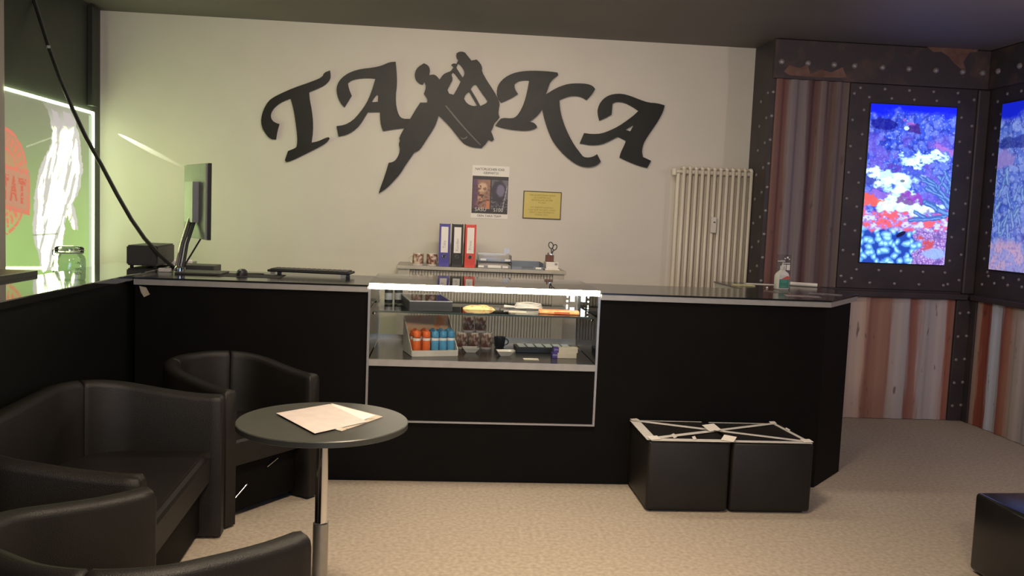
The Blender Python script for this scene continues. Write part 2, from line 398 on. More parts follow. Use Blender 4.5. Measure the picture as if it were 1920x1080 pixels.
# housing of the first screen
wb = struct(MB().box((2.468, YT, 0), (XR, YB+.2, ZC)).build('wall_back_right', M_steel))
RU, DK = (112, 78, 72), (84, 62, 60)
M_cor_up = stripe_mat('rust_sheet_dark', 0, 2.50, 3.075, [(0, RU), (.15, (112, 74, 66)), (.20, (122, 110, 114)), (.42, (118, 106, 110)), (.47, DK), (.56, (98, 66, 62)), (.61, (116, 100, 100)), (.70, (112, 94, 92)), (.75, DK), (.80, (92, 64, 62)), (.85, (108, 94, 92)), (1, (102, 86, 82))], s2l(58, 40, 40), .5)
PB, PG, PR = (182, 164, 156), (174, 168, 172), (146, 104, 92)
M_cor_lo = stripe_mat('rust_sheet_pale', 0, 3.27, 4.065, [(0, PB), (.07, (190, 160, 146)), (.12, PR), (.33, (158, 118, 104)), (.37, (176, 160, 156)), (.52, PG), (.57, (142, 92, 84)), (.64, (152, 108, 98)), (.69, PG), (.90, (186, 172, 174)), (.94, (168, 104, 84)), (1, PR)], s2l(84, 44, 38))
M_cor_rt = stripe_mat('rust_sheet_side', 1, 6.55, 5.70, [(0, (176, 150, 140)), (.06, (170, 140, 128)), (.09, (134, 66, 52)), (.20, (140, 76, 62)), (.23, (186, 190, 208)), (.36, (184, 186, 200)), (.40, (146, 78, 64)), (.48, (156, 108, 92)), (.55, PB), (.8, PG), (1, PB)], s2l(84, 44, 38))
M_band = mat('rust_band', (.045, .034, .038), .6, col2=(.10, .060, .050), nscale=5, detail=7, lo=.52, hi=.70, bump=.3, bscale=40)
def sheet(name, p0, ux, length, z0, z1, out, amp, wl, material, parent):
    n = int(length/wl*14)+1; p0, ux, out = Vector(p0), Vector(ux), Vector(out)
    vs = []; fs = []
    for i in range(n+1):
        s = length*i/n; d = amp*(.5+.5*math.tanh(2.2*math.sin(2*math.pi*s/wl)))+.003
        q = p0+ux*s+out*d; vs += [(q.x, q.y, z0), (q.x, q.y, z1)]
    k = len(vs); fs = [(2*i, 2*i+2, 2*i+3, 2*i+1) for i in range(n)]
    me = bpy.data.meshes.new('s'); me.from_pydata(vs, [], fs); bm = bmesh.new(); bm.from_mesh(me)
    r = bmesh.ops.extrude_face_region(bm, geom=bm.faces[:])
    for v in [g for g in r['geom'] if isinstance(g, bmesh.types.BMVert)]:
        q = Vector((v.co.x, v.co.y, 0)); d = (q-Vector((p0.x, p0.y, 0))).dot(out); v.co -= out*(d-.0005)
    bmesh.ops.recalc_face_normals(bm, faces=bm.faces); bm.to_mesh(me); bm.free()
    return finish(name, me, material, parent, True, smooth=40)
MINUSY = (0, -1, 0); MINUSX = (-1, 0, 0)
sheet('corrugated_sheet', (2.50, YT, 0), (1, 0, 0), .575, 1.03, 2.60, MINUSY, .016, .115, M_cor_up, wb)
sheet('corrugated_sheet', (2.50, YT, 0), (1, 0, 0), 1.565, .004, .965, MINUSY, .010, .16, M_cor_lo, wb)
MB().box((2.47, YT-.035, 2.60), (XR-.001, YT, ZC-.005), .004).build('top_band', M_band, wb, True)
MB().box((3.085, YT-.012, 1.03), (XR-.10, YT, 2.598), .003).build('steel_plate', M_steel, wb, True)
MB().box((2.47, YT-.05, .968), (XR-.06, YT, 1.012), .006).build('ledge', M_steel, wb, True)
MB().box((4.07, YT-.022, .002), (XR-.001, YT, .967), .004).build('corner_post', M_steel, wb, True)
MB().box((XR-.10, YT-.03, 1.013), (XR-.001, YT, 2.598), .012).build('corner_post', M_steel, wb, True)
sheet('corrugated_sheet', (XR, 6.55, 0), (0, -1, 0), 3.2, .004, .965, MINUSX, .010, .16, M_cor_rt, wr)
MB().box((XR-.05, 3.2, .968), (XR, 6.6, 1.012), .006).build('ledge', M_steel, wr, True)
MB().box((XR-.022, 6.55, .002), (XR, 6.625, .967), .004).build('corner_post', M_steel, wr, True)
MB().box((XR-.035, 3.2, 2.60), (XR, 6.61, ZC-.005), .004).build('top_band', M_band, wr, True)
# rust patches where the band's paint has flaked
M_patch = mat('rust_patch', s2l(122, 92, 80), .7, col2=s2l(96, 66, 56), nscale=9, detail=7)
def patch(pxs):
    pts = [onY(x, y, YT-.0355) for x, y in pxs]
    MB().slab(pts, .0015).build('rust_patch', M_patch, wb, True)
patch([(1730, 79), (1738, 88), (1750, 98), (1765, 97), (1778, 106), (1788, 118), (1800, 128), (1812, 136), (1806, 116), (1818, 98), (1830, 98), (1838, 88), (1840, 82)])
patch([(1470, 134), (1480, 122), (1500, 128), (1514, 121), (1520, 139), (1540, 130), (1558, 136), (1580, 126), (1588, 146), (1540, 145), (1480, 141)])
riv = MB().lathe([(.0135, 0), (.0125, .005), (.008, .009), (.002, .0105)], seg=8).mesh()
rivB = MB().lathe([(.024, 0), (.022, .010), (.014, .018), (.004, .021)], seg=10).mesh()
def rivet(p, d, big=False, parent=None):
    me = rivB if big else riv
    if not me.materials: me.materials.append(M_rivet)
    o = bpy.data.objects.new('rivet', me); link(o); o.parent = parent
    o.location = p; o.rotation_euler = Vector(d).to_track_quat('Z', 'Y').to_euler()
for x in (2.52, 2.725, 2.93, 3.09, 3.31, 3.52, 3.735, 3.95, 4.11): rivet((x, YT-.035, 2.722), MINUSY, True, wb)
z = 2.53
for i in range(8):
    rivet((3.115+.0*i, YT-.012, 2.52-i*.2), MINUSY, False, wb); rivet((3.20, YT-.012, 2.40-i*.185), MINUSY, False, wb)
    rivet((3.985, YT-.012, 2.38-i*.185), MINUSY, False, wb); rivet((4.075, YT-.012, 2.52-i*.2), MINUSY, False, wb)
for i in range(5):
    rivet((3.16+i*.195, YT-.012, 2.565), MINUSY, False, wb); rivet((3.235+i*.18, YT-.012, 2.498), MINUSY, False, wb)
    rivet((3.235+i*.18, YT-.012, 1.175), MINUSY, False, wb); rivet((3.15+i*.2, YT-.012, 1.075), MINUSY, False, wb)
for i in range(9):
    rivet((2.468, YT+.06, 2.50-i*.19), MINUSX, False, wb); rivet((2.468, YT+.20, 2.45-i*.19), MINUSX, False, wb)
    rivet((2.484, YT, 2.50-i*.18), MINUSY, False, wb)
for i in range(5):
    for dx in (0, .07): rivet((4.10+dx, YT-.022, .86-i*.185+dx*.1), MINUSY, False, wb)
for i in range(8):
    rivet((XR, 6.53, 2.5-i*.2), MINUSX, False, wr); rivet((XR, 6.475, 2.4-i*.2), MINUSX, False, wr)
for i in range(6):
    rivet((XR, 6.42-i*.16, 2.545), MINUSX, False, wr); rivet((XR, 6.38-i*.16, 1.12), MINUSX, False, wr); rivet((XR, 6.46-i*.18, 1.17), MINUSX, False, wr)
for i in range(4): rivet((XR-.035, 6.5-i*.25, 2.722), MINUSX, True, wr)

# ================================================================== SCREENS
def worley(x, y, seed=0):
    xi, yi = np.floor(x).astype(np.int64), np.floor(y).astype(np.int64); best = np.full(x.shape, 9.); idv = np.zeros(x.shape)
    def h(a, b, k):
        n = (a*374761393 + b*668265263 + (seed+k)*974634541) & 0x7fffffff
        n = ((n ^ (n >> 13))*1274126177) & 0x7fffffff
        return ((n ^ (n >> 16)) & 0xffff)/65535.0
    for di in (-1, 0, 1):
        for dj in (-1, 0, 1):
            a, b = xi+di, yi+dj; d = np.hypot(a+h(a, b, 1)-x, b+h(a, b, 2)-y); m_ = d < best
            best = np.where(m_, d, best); idv = np.where(m_, h(a, b, 3), idv)
    return best, idv
def reef1(U, V):
    n = len(U); X = U; Y = V*1.77
    A = lambda *c: np.array(s2l(*c))
    f1 = fbm(X*9, Y*9, 1); f2 = fbm(X*30, Y*30, 2, 3); f3 = fbm(X*5, Y*5, 3); f4 = fbm(X*16, Y*26, 17, 4)
    wd, wi = worley(X*16+f3*3, Y*16+f1*3, 4); wd2, wi2 = worley(X*38+f1*2, Y*38, 9)
    c = np.tile(A(54, 84, 216), (n, 1))
    c = lerp(c, A(96, 120, 232), sstep(.35, .8, wi)); c = lerp(c, A(150, 176, 250), sstep(.45, .1, wd2)*sstep(.4, .9, wi2)*.9)
    c = lerp(c, A(14, 30, 160), sstep(.35, .75, wd)*.75); c = lerp(c, A(110, 84, 206), sstep(.52, .64, fbm(X*7, Y*7, 8))*sstep(.14, .24, V)*.6)
    c = lerp(c, A(8, 26, 232), sstep(.10, .03, V+.10*(f1-.5))); c = lerp(c, A(8, 8, 140), sstep(1.1, .7, np.hypot((U-.16)/.17, (V-.125)/.035)+(f1-.5)*1.2)*.9)
    wx = (f1-.5)*.30+(f2-.5)*.12; wy = (f3-.5)*.10+(f4-.5)*.10
    for (a, b, p, q, col, k) in [(.50, .15, .08, .045, (60, 30, 130), .9), (.46, .105, .06, .022, (160, 84, 190), .8), (.92, .27, .11, .03, (176, 110, 206), .7), (.3, .385, .10, .03, (84, 60, 180), .8), (.55, .42, .12, .04, (70, 90, 210), .8)]:
        e = np.hypot((U+wx-a)/p, (V+wy-b)/q); c = lerp(c, A(*col), sstep(1.15, .7, e)*k)
    c = lerp(c, A(196, 224, 255), (np.hypot((U-.43)/.03, (V-.143)/.013) < 1)*1.)
    # sunlit sand
    for (a, b, p, q, k) in [(.60, .335, .20, .028, 1), (.80, .315, .13, .020, .9), (.08, .425, .15, .03, .9), (.34, .475, .26, .05, 1), (.45, .535, .16, .05, 1), (.40, .645, .30, .05, 1), (.70, .645, .26, .05, 1), (.3, .60, .16, .03, .9), (.5, .69, .14, .02, .8)]:
        e = np.hypot((U+wx-a)/p, (V+wy-b)/q); c = lerp(c, A(196, 246, 255), sstep(1.2, .7, e)*k); c = lerp(c, A(240, 255, 255), sstep(.8, .3, e)*k)
    for (a, b, p, q, col, k) in [(.10, .605, .17, .028, (224, 92, 84), .95), (.07, .49, .13, .035, (54, 66, 170), .95), (.60, .575, .15, .03, (140, 60, 186), .9), (.50, .61, .11, .02, (112, 40, 150), .9), (.22, .56, .18, .02, (150, 110, 214), .7)]:
        e = np.hypot((U+wx*.8-a)/p, (V+wy*.7-b)/q); c = lerp(c, A(*col), sstep(1.15, .75, e)*k)
    # pink rubble
    pk = sstep(.655, .70, V+.10*(f1-.5)+.05*(f4-.5)+.05*(.5-U)*0)*sstep(.83, .78, V+.08*(f3-.5))
    c = lerp(c, A(176, 128, 214), pk*.85); c = lerp(c, A(232, 96, 112), pk*sstep(.50, .60, f4)); c = lerp(c, A(206, 216, 255), pk*sstep(.5, .38, f4)*.9); c = lerp(c, A(96, 70, 170), pk*sstep(.62, .7, f2)*.6)
    # brain-coral lumps at the foot
    ft = sstep(.775, .80, V+.08*(f1-.5)); bd, bi = worley(X*13+f1*1.5, Y*13, 23)
    lum = np.clip(1.05-bd*1.35, 0, 1)
    foot = lerp(np.tile(A(30, 66, 170), (n, 1)), A(96, 160, 240), sstep(.2, .6, lum)); foot = lerp(foot, A(176, 240, 255), sstep(.55, .95, lum))
    c = lerp(c, foot, ft)
    pr = sstep(.60, .70, U+.35*(f1-.5)+.25*(V-.9))*ft; c = lerp(c, A(150, 104, 190), pr*.9); c = lerp(c, A(206, 190, 240), pr*sstep(.45, .1, wd2)*.8); c = lerp(c, A(80, 60, 150), pr*sstep(.4, .7, wd)*.7)
    e = np.hypot((U+wx-.78)/.10, (V+wy-.87)/.05); c = lerp(c, A(196, 70, 66), sstep(1.2, .7, e)*.9)
    e = np.hypot((U+wx*.6-.88)/.12, (V-.93)/.035); c = lerp(c, A(140, 180, 240), sstep(1.2, .8, e)*.75)
    # branching coral, right
    for a, b, w_ in [((1.02, .64), (.64, .44), .018), ((1.02, .60), (.72, .45), .016), ((1.02, .56), (.85, .44), .016), ((.86, .52), (.93, .42), .013), ((.8, .5), (.66, .47), .013), ((1.02, .68), (.70, .60), .022), ((.86, .645), (.72, .61), .016), ((.98, .69), (.60, .71), .018), ((.75, .705), (.60, .665), .016), ((.9, .70), (.55, .72), .013), ((.97, .54), (.99, .46), .013), ((.92, .57), (.70, .52), .014), ((1.0, .50), (.90, .40), .013)]:
        d = segdist(U+(f4-.5)*.05, V*1.77+(f1-.5)*.05, (a[0], a[1]*1.77), (b[0], b[1]*1.77)); c = lerp(c, A(50, 92, 176), sstep(w_+.012, w_+.004, d)*.95); c = lerp(c, A(112, 156, 226), sstep(w_*.9, w_*.3, d)*.85)
    c = lerp(c, A(14, 12, 60), (np.hypot((U-.46)/.055, (V-.812+(U-.46)*.25)/.015) < 1)*1.); c = lerp(c, A(20, 30, 90), (np.hypot((U-.43)/.028, (V-.475)/.009) < 1)*.8)
    return c*1.08
def reef2(U, V):
    n = len(U); X = U; Y = V*1.77; A = lambda *c: np.array(s2l(*c))
    f1 = fbm(X*8, Y*8, 41); f2 = fbm(X*24, Y*24, 42, 3); wd, wi = worley(X*14+f1*2, Y*14, 43); wd2, wi2 = worley(X*34, Y*34, 47)
    c = np.tile(A(84, 112, 210), (n, 1)); c = lerp(c, A(128, 152, 230), sstep(.4, .8, wi)); c = lerp(c, A(34, 52, 160), sstep(.35, .75, wd)*.7); c = lerp(c, A(176, 190, 244), sstep(.45, .1, wd2)*(wi2 > .5)*.6)
    c = lerp(c, A(12, 34, 214), sstep(.14, .06, V+.10*(f1-.5))); c = lerp(c, A(22, 36, 140), sstep(1.1, .8, np.hypot((U-.3)/.4, (V-.24)/.04)+(f1-.5))*.8)
    c = lerp(c, A(150, 130, 206), sstep(1.2, .7, np.hypot((U-.1)/.2, (V-.34)/.06)+(f1-.5))*.8)
    rnd = random.Random(5)
    for i in range(54):
        a = (rnd.uniform(0, 1), rnd.uniform(.46, .86)); b = (a[0]+rnd.uniform(-.09, .09), a[1]-rnd.uniform(.05, .12)); w_ = rnd.uniform(.014, .024)
        d = segdist(U+(f2-.5)*.05, V*1.77+(f1-.5)*.06, (a[0], a[1]*1.77), (b[0], b[1]*1.77)); c = lerp(c, A(70, 104, 184), sstep(w_+.012, w_, d)*.9); c = lerp(c, A(150, 182, 240), sstep(w_*.9, w_*.2, d)*.8)
    g = sstep(.80, .90, V+.12*(f1-.5)); c = lerp(c, A(160, 158, 220), g*.9); c = lerp(c, A(206, 168, 196), g*sstep(.5, .62, f1)*.8); c = lerp(c, A(110, 110, 190), g*sstep(.45, .75, wd2)*.6)
    return c
scr = thing('television', 'upright screen showing a bright coral reef, facing the viewer', 'screen', (3.595, YT, 1.235))
x0, x1, z0, z1 = 3.25, 3.937, 1.235, 2.45
ys = YT-.0125
MB().box((x0-.006, ys-.010, z0-.006), (x1+.006, ys, z1+.006), .002).build('bezel', M_dark, scr, True)
finish('display', grid_mesh(lambda u, v: (x0+(x1-x0)*u, ys-.0105, z1+(z0-z1)*v), 210, 370, reef1), emit_attr('screen_reef', 1.25), scr, True)
scr2 = thing('television', 'screen of pale branching coral on the side wall, cut by the right edge', 'screen', (XR, 6.09, 1.225))
ya, yb = 6.435, 5.75
MB().box((XR-.022, yb-.006, 1.219), (XR-.0008, ya+.006, 2.474), .002).build('bezel', M_dark, scr2, True)
finish('display', grid_mesh(lambda u, v: (XR-.0225, ya+(yb-ya)*u, 2.468+(1.225-2.468)*v), 150, 266, reef2), emit_attr('screen_coral', .85), scr2, True)

# ================================================================== COUNTERS
YC = 4.82; ZT = 1.085
ct = thing('reception_counter', 'long black reception counter with silver edge strip and angled right end', 'counter', (.3, 5.1, 0))
body = [(-1.60, YC), (2.19, YC), (2.49, 5.15), (2.49, 6.02), (1.95, 6.02), (1.95, 5.42), (-1.60, 5.42)]
LOW = .335
MB().prism(body, .002, LOW).build('plinth', M_black, ct, True)
MB().prism([(-1.60, YC), (-.379, YC), (-.379, 5.42), (-1.60, 5.42)], LOW, 1.045).build('front_panel', M_black, ct, True)
MB().prism([(.898, YC), (2.19, YC), (2.49, 5.15), (2.49, 6.02), (1.95, 6.02), (1.95, 5.42), (.898, 5.42)], LOW, 1.045).build('front_panel', M_black, ct, True)
topL = [(-1.60, 4.79), (-.379, 4.79), (-.379, 5.45), (-1.60, 5.45)]
topR = [(.898, 4.79), (2.205, 4.79), (2.60, 5.29), (2.60, 6.05), (1.92, 6.05), (1.92, 5.45), (.898, 5.45)]
for nm, pl in (('worktop', topL), ('worktop', topR)): MB().prism(pl, 1.0755, ZT).build(nm, M_top, ct, True)
M_edge = mat('edge_strip_silver', (.44, .42, .39), .42, .35)
def inset(pl, d):
    cx = sum(p[0] for p in pl)/len(pl); return pl
MB().box((-1.60, 4.793, 1.0455), (-.379, 5.44, 1.075)).build('edge_strip', M_edge, ct, True)
MB().prism([(.898, 4.793), (2.204, 4.793), (2.597, 5.291), (2.597, 6.045), (1.925, 6.045), (1.925, 5.44), (.898, 5.44)], 1.0455, 1.075).build('edge_strip', M_edge, ct, True)
lc = thing('side_counter', 'black side counter with glossy top running along the window side', 'counter', (-1.78, 4.4, 0))
MB().box((-1.95, 2.4, .002), (-1.63, 6.0, 1.066)).build('body', mat('side_counter_black', (.006, .0066, .0066), .5, spec=.15), lc, True)
MB().box((-1.98, 2.38, 1.0665), (-1.602, 6.02, 1.10), .004).build('worktop', M_topL, lc, True)

MB().box((-2.32, 2.4, 1.088), (-1.983, 4.56, 1.122), .003).build('rear_ledge', mat('ledge_grey', (.10, .105, .095), .35), lc, True)
MB().box((-2.30, 2.42, .002), (-1.985, 4.5, 1.0875)).build('rear_body', M_black, lc, True)

# ------------------------------------------------------------------ glass display case
dc = thing('display_case', 'glass display case with silver frame and glowing top edge set in the counter', 'display case', (.26, 5.1, LOW))
DX0, DX1, DY0, DY1 = -.375, .892, 4.795, 5.56
DZ, ZD = 1.095, .68           # case top, deck
def part(name, a, b, m_, par=dc, bev=0): return MB().box(a, b, bev).build(name, m_, par, True)
part('lower_panel', (DX0+.012, 4.812, LOW+.012), (DX1-.012, 5.40, ZD-.03), M_black)
part('deck', (DX0+.012, DY0+.012, ZD-.028), (DX1-.012, DY1-.01, ZD), mat('deck_black', (.018, .017, .016), .22))
part('front_rail', (DX0+.012, DY0, ZD-.034), (DX1-.012, DY0+.011, ZD+.002), M_edge)
part('bottom_rail', (DX0, DY0, LOW+.001), (DX1, DY0+.014, LOW+.011), M_alu)
for x in (DX0, DX1-.012):
    part('post', (x, DY0-.001, LOW+.011), (x+.012, DY0+.013, DZ-.03), M_alu)
    part('post', (x, DY1-.012, ZD), (x+.012, DY1, DZ-.006), M_alu)
part('rear_rail', (DX0+.012, DY1-.014, ZD), (DX1-.012, DY1-.002, ZD+.035), M_alu)
M_ledw = emit('case_led', (1.0, .86, .66), 28.0)
part('top_light', (DX0+.004, DY0-.001, DZ-.03), (DX1-.004, DY0+.014, DZ-.001), M_ledw)
part('top_glass', (DX0, DY0+.0145, DZ-.006), (DX1, DY1, DZ), M_glass)
part('front_glass', (DX0+.013, DY0+.002, ZD+.003), (DX1-.013, DY0+.008, DZ-.031), M_glass)
for x in (DX0+.002, DX1-.008): part('side_glass', (x, DY0+.014, ZD+.001), (x+.006, DY1-.013, DZ-.007), M_glass)
part('shelf', (DX0+.02, DY0+.07, .932), (DX1-.02, DY1-.03, .94), M_shelfglass)
part('shelf_edge', (DX0+.02, DY0+.066, .931), (DX1-.02, DY0+.0695, .941), mat('shelf_edge_green', (.03, .045, .042), .2))
for x in (DX0+.03, DX1-.03):
    for y in (DY0+.09, DY1-.06): MB().lathe([(.011, 0), (.013, .004), (.013, .014), (.009, .0155)], (x, y, .9155)).build('shelf_support', M_chrome, dc, True, smooth=40)
part('side_light', (DX1-.055, DY1-.03, .96), (DX1-.03, DY1-.018, DZ-.03), emit('case_led_side', (.80, .90, 1.0), 18))
for i in range(5): MB().lathe([(.006, 0), (.006, .003)], (0, 0, 0), 8).xf(Matrix.Translation((DX1-.075, DY1-.02, DZ-.05-i*.028)) @ Matrix.Rotation(R(90), 4, 'X')).build('light_dot', MATS.setdefault('dot', emit('case_led_dot', (1, .97, .9), 12)), dc, True)

# ------------------------------------------------------------------ sign
YS = 7.035
def c4(p): return (480+p[0]/3.857, 90+p[1]/3.857)
def c7(p): return (720+p[0]/3.6, 80+p[1]/3.6)
def c5(p): return (920+p[0]/4.909, 110+p[1]/4.909)
def wall_uv(pxs): return [(lambda q: (q.x, q.z))(onY(x, y, YS)) for x, y in pxs]
T_ = [(535,163),(540,190),(538,225),(510,260),(470,285),(385,320),(388,370),(402,440),(412,520),(413,600),(402,685),(450,675),(500,652),(525,645),(533,655),(510,685),(460,715),(400,745),(320,785),(250,818),(222,825),(210,812),(232,745),(285,725),(298,708),(300,640),(285,520),(272,440),(252,365),(200,385),(150,415),(115,455),(105,495),(118,525),(145,543),(170,550),(155,600),(145,662),(105,658),(70,620),(42,570),(37,510),(55,445),(90,385),(130,355),(190,325),(270,290),(400,245),(480,212),(492,180)]
A1 = [(1010,100),(1017,170),(1020,260),(1010,350),(1015,430),(1035,490),(1060,512),(1112,513),(1075,577),(990,588),(920,600),(905,565),(898,510),(897,463),(810,463),(790,495),(750,560),(700,605),(650,630),(597,640),(583,565),(640,558),(700,525),(750,470),(800,400),(835,320),(865,220),(800,217),(735,222),(690,235),(665,255),(672,295),(692,345),(665,390),(640,430),(610,395),(588,345),(582,290),(600,240),(640,200),(690,172),(760,152),(850,142),(910,128),(965,103)]
A1h = [(875,335),(885,345),(882,390),(838,392),(855,360)]
K_ = [(615,130),(620,155),(585,180),(550,215),(530,265),(508,330),(570,290),(640,255),(720,232),(800,228),(880,232),(935,250),(960,280),(930,330),(882,382),(840,355),(790,343),(730,345),(680,360),(632,382),(635,450),(650,530),(680,620),(720,710),(770,800),(820,865),(850,905),(900,912),(945,900),(978,880),(1012,948),(970,985),(900,1000),(830,990),(760,955),(680,890),(610,815),(560,740),(520,640),(490,540),(475,465),(440,515),(395,555),(358,580),(400,592),(425,620),(425,635),(380,655),(310,663),(220,655),(120,640),(45,615),(75,570),(105,545),(200,552),(240,530),(280,470),(310,400),(335,310),(355,200),(310,198),(260,205),(218,235),(220,280),(250,325),(190,365),(95,405),(65,360),(55,310),(65,250),(100,200),(160,155),(240,125),(340,113),(440,113),(550,120)]
A2 = [(1600,430),(1585,490),(1545,565),(1495,640),(1440,720),(1405,780),(1390,850),(1400,905),(1475,940),(1440,1005),(1360,985),(1260,945),(1187,910),(1195,870),(1240,775),(1243,755),(1170,718),(1100,755),(1020,790),(930,798),(820,778),(860,685),(930,695),(1020,690),(1100,660),(1180,620),(1260,565),(1320,520),(1360,480),(1300,440),(1230,405),(1160,395),(1120,415),(1115,480),(1112,515),(1060,545),(1000,570),(985,510),(985,460),(1010,400),(1060,350),(1130,325),(1210,323),(1290,345),(1370,378),(1450,405),(1530,410)]
A2h = [(1320,605),(1285,670),(1240,655)]
MC = [c7(p) for p in [(490,72),(515,60),(545,65),(560,85),(590,122),(625,115),(650,140),(663,170),(660,195),(690,250),(730,310),(760,360),(782,410),(775,450),(772,480),(780,505),(760,530),(745,545),(735,575),(722,600),(735,630),(742,655),(725,665),(708,652),(690,680),(660,710),(600,705),(545,685),(515,655),(480,610),(430,550),(370,490),(355,540),(330,590),(290,650),(245,720),(225,733),(205,740),(185,770),(150,820),(110,885),(60,940),(20,980)]]
MC += [c4(p) for p in [(905,1040),(888,1052),(900,1010),(930,930),(960,830),(985,826),(1010,812),(1035,770),(1042,730),(1032,695),(1042,670),(1035,650),(1072,580)]]
MC += [c7(p) for p in [(180,510),(215,450),(245,405),(290,405),(295,385),(270,345),(285,300),(275,262),(262,283),(235,275),(210,245),(208,200),(230,165),(270,140),(300,155),(312,185),(305,220),(335,215),(355,225),(375,250),(400,215),(430,200),(450,195),(470,165),(455,150),(470,140),(490,145),(500,120),(487,95)]]
MH = [[(468,198),(500,240),(518,262),(495,310),(470,352),(440,345),(428,320),(445,285),(465,250),(455,215)],[(500,140),(520,155),(545,195),(540,225),(530,235),(510,205),(488,170)],[(575,330),(600,375),(630,425),(600,430),(560,412),(540,380),(550,350)],[(600,290),(620,280),(660,340),(700,395),(690,410),(650,428),(625,380),(585,315)]]
sg = thing('wall_sign', 'dark metal TAKA lettering with a tattoo machine shape on the pale wall', 'sign', (.35, YB, 2.0))
def cut(name, loops, depth=.014, y=YS, material=None, sm=True):
    me = loops_mesh([wall_uv(chaikin([Vector((a, b)) for a, b in lp]) if sm else lp) for lp in loops], depth)
    me.transform(Matrix.Translation((0, y, 0)) @ Matrix.Rotation(R(90), 4, 'X'))
    return finish(name, me, material or M_sign, sg, True)
cut('letter', [[c4(p) for p in T_]])
cut('letter', [[c4(p) for p in A1], [c4(p) for p in A1h]])
mach = cut('tattoo_machine', [MC]+[[c7(p) for p in h] for h in MH], y=YS-.002)
cut('letter', [[c5(p) for p in K_]], y=YS-.004)
cut('letter', [[c5(p) for p in A2], [c5(p) for p in A2h]])
M_slot = mat('sign_engraving', (.10, .095, .08), .5)
cut('engraved_line', [[c7(p) for p in [(412,428),(420,424),(500,520),(560,590),(640,675),(655,692),(645,692),(560,602),(490,525)]]], .003, YS-.010, M_slot)
cut('engraved_line', [[c7(p) for p in [(510,632),(525,645),(545,645),(560,630),(562,640),(548,652),(525,652)]]], .003, YS-.010, M_slot)

# ------------------------------------------------------------------ wall papers
po = thing('poster', 'white paper poster with two printed portraits below the sign', 'poster', (.38, YB, 1.45))
PX0, PX1, PZ0, PZ1 = .236, .530, 1.452, 1.867; yp = YB-.003
ps_ = MB().box((PX0, yp, PZ0), (PX1, YB-.0005, PZ1)).build('sheet', M_white, po, True)
def portrait(U, V):
    A = lambda *c: np.array(s2l(*c)); n = len(U)
    f = fbm(U*9, V*12, 61); f2 = fbm(U*22, V*30, 62)
    c = np.tile(A(52, 44, 46), (n, 1))
    inl = (U > .03) & (U < .50) & (V > .09) & (V < .88); inr = (U > .53) & (U < .985) & (V > .10) & (V < .88)
    c = lerp(c, A(150, 112, 96), inl*1.); c = lerp(c, A(92, 66, 96), inl*sstep(.3, .1, U+.25*(f-.5)))
    c = lerp(c, A(206, 170, 140), inl*sstep(1.1, .6, np.hypot((U-.29)/.15, (V-.30)/.17)+(f-.5)*.6)); c = lerp(c, A(196, 150, 120), inl*(np.abs(U-.22) < .06+.05*(f2-.5))*(V > .45)*(V < .72)*.8)
    c = lerp(c, A(96, 52, 56), inl*sstep(.56, .66, f2)*(V > .25)); c = lerp(c, A(204, 128, 90), inl*(U > .4)*(V > .66)*.8); c = lerp(c, A(70, 40, 40), inl*(np.hypot((U-.25)/.08, (V-.52)/.03) < 1)*.9)
    for ex in (.20, .35): c = lerp(c, A(104, 70, 66), inl*(np.hypot((U-ex)/.05, (V-.34)/.03) < 1)*.8)
    c = lerp(c, A(104, 100, 112), inr*1.); c = lerp(c, A(56, 50, 66), inr*sstep(1.1, .8, np.hypot((U-.74)/.22, (V-.42)/.34)+(f-.5)*.4)); c = lerp(c, A(118, 108, 136), inr*sstep(1.1, .7, np.hypot((U-.79)/.12, (V-.38)/.18)+(f-.5)*.4))
    c = lerp(c, A(44, 40, 52), inr*(V > .6)*sstep(.45, .6, f2)); c = lerp(c, A(170, 166, 172), inr*(segdist(U, V, (.97, .25), (.86, .85)) < .012)*.8)
    return c
finish('picture', grid_mesh(lambda u, v: (PX0+.004+(PX1-PX0-.008)*u, yp-.0004, 1.785+(1.490-1.785)*v), 60, 70, portrait), print_attr('poster_print'), ps_, True)
M_ink = mat('ink', (.03, .028, .03), .7); M_inkw = mat('ink_white', (.62, .60, .60), .7)
text('print', 'NATÜRLICHER IDEE', .026, wallM(.375, yp-.0006, 1.838), M_ink, ps_)
text('print', 'GESPART.D', .024, wallM(.385, yp-.0006, 1.809), M_ink, ps_)
text('print', 'DEIN TAKA TEAM', .024, wallM(.382, yp-.0006, 1.471), M_ink, ps_)
text('print', 'SASU', .040, wallM(.312, yp-.0010, 1.520), M_inkw, ps_)
text('print', 'S100', .040, wallM(.452, yp-.0010, 1.520), M_inkw, ps_)
yn = thing('notice', 'small yellow notice in a thin dark frame', 'sign', (.80, YB, 1.46))
M_brass = mat('dark_brass', (.10, .075, .03), .5)
part('frame', (.648, YB-.008, 1.464), (.955, YB-.0005, 1.684), M_brass, yn, .002)
ns_ = part('sheet', (.656, YB-.010, 1.472), (.947, YB-.0085, 1.676), mat('yellow_paper', (.60, .49, .15), .6, col2=(.58, .47, .14)), yn)
M_inky = mat('ink_olive', (.36, .27, .08), .7)
for i, tline in enumerate(['WIR AKZEPTIEREN KEINE', 'EC KARTEN ALS', 'BEZAHLUNG IN DER', 'FILIALE.', '', 'WE UNFORTUNATELY', 'CAN NOT ACCEPT CARDS', 'ONLY CASH PAYMENTS', 'THANK YOU.']):
    if tline: text('print', tline, .0185, wallM(.80, YB-.0105, 1.652-i*.0195), M_inky, ns_)

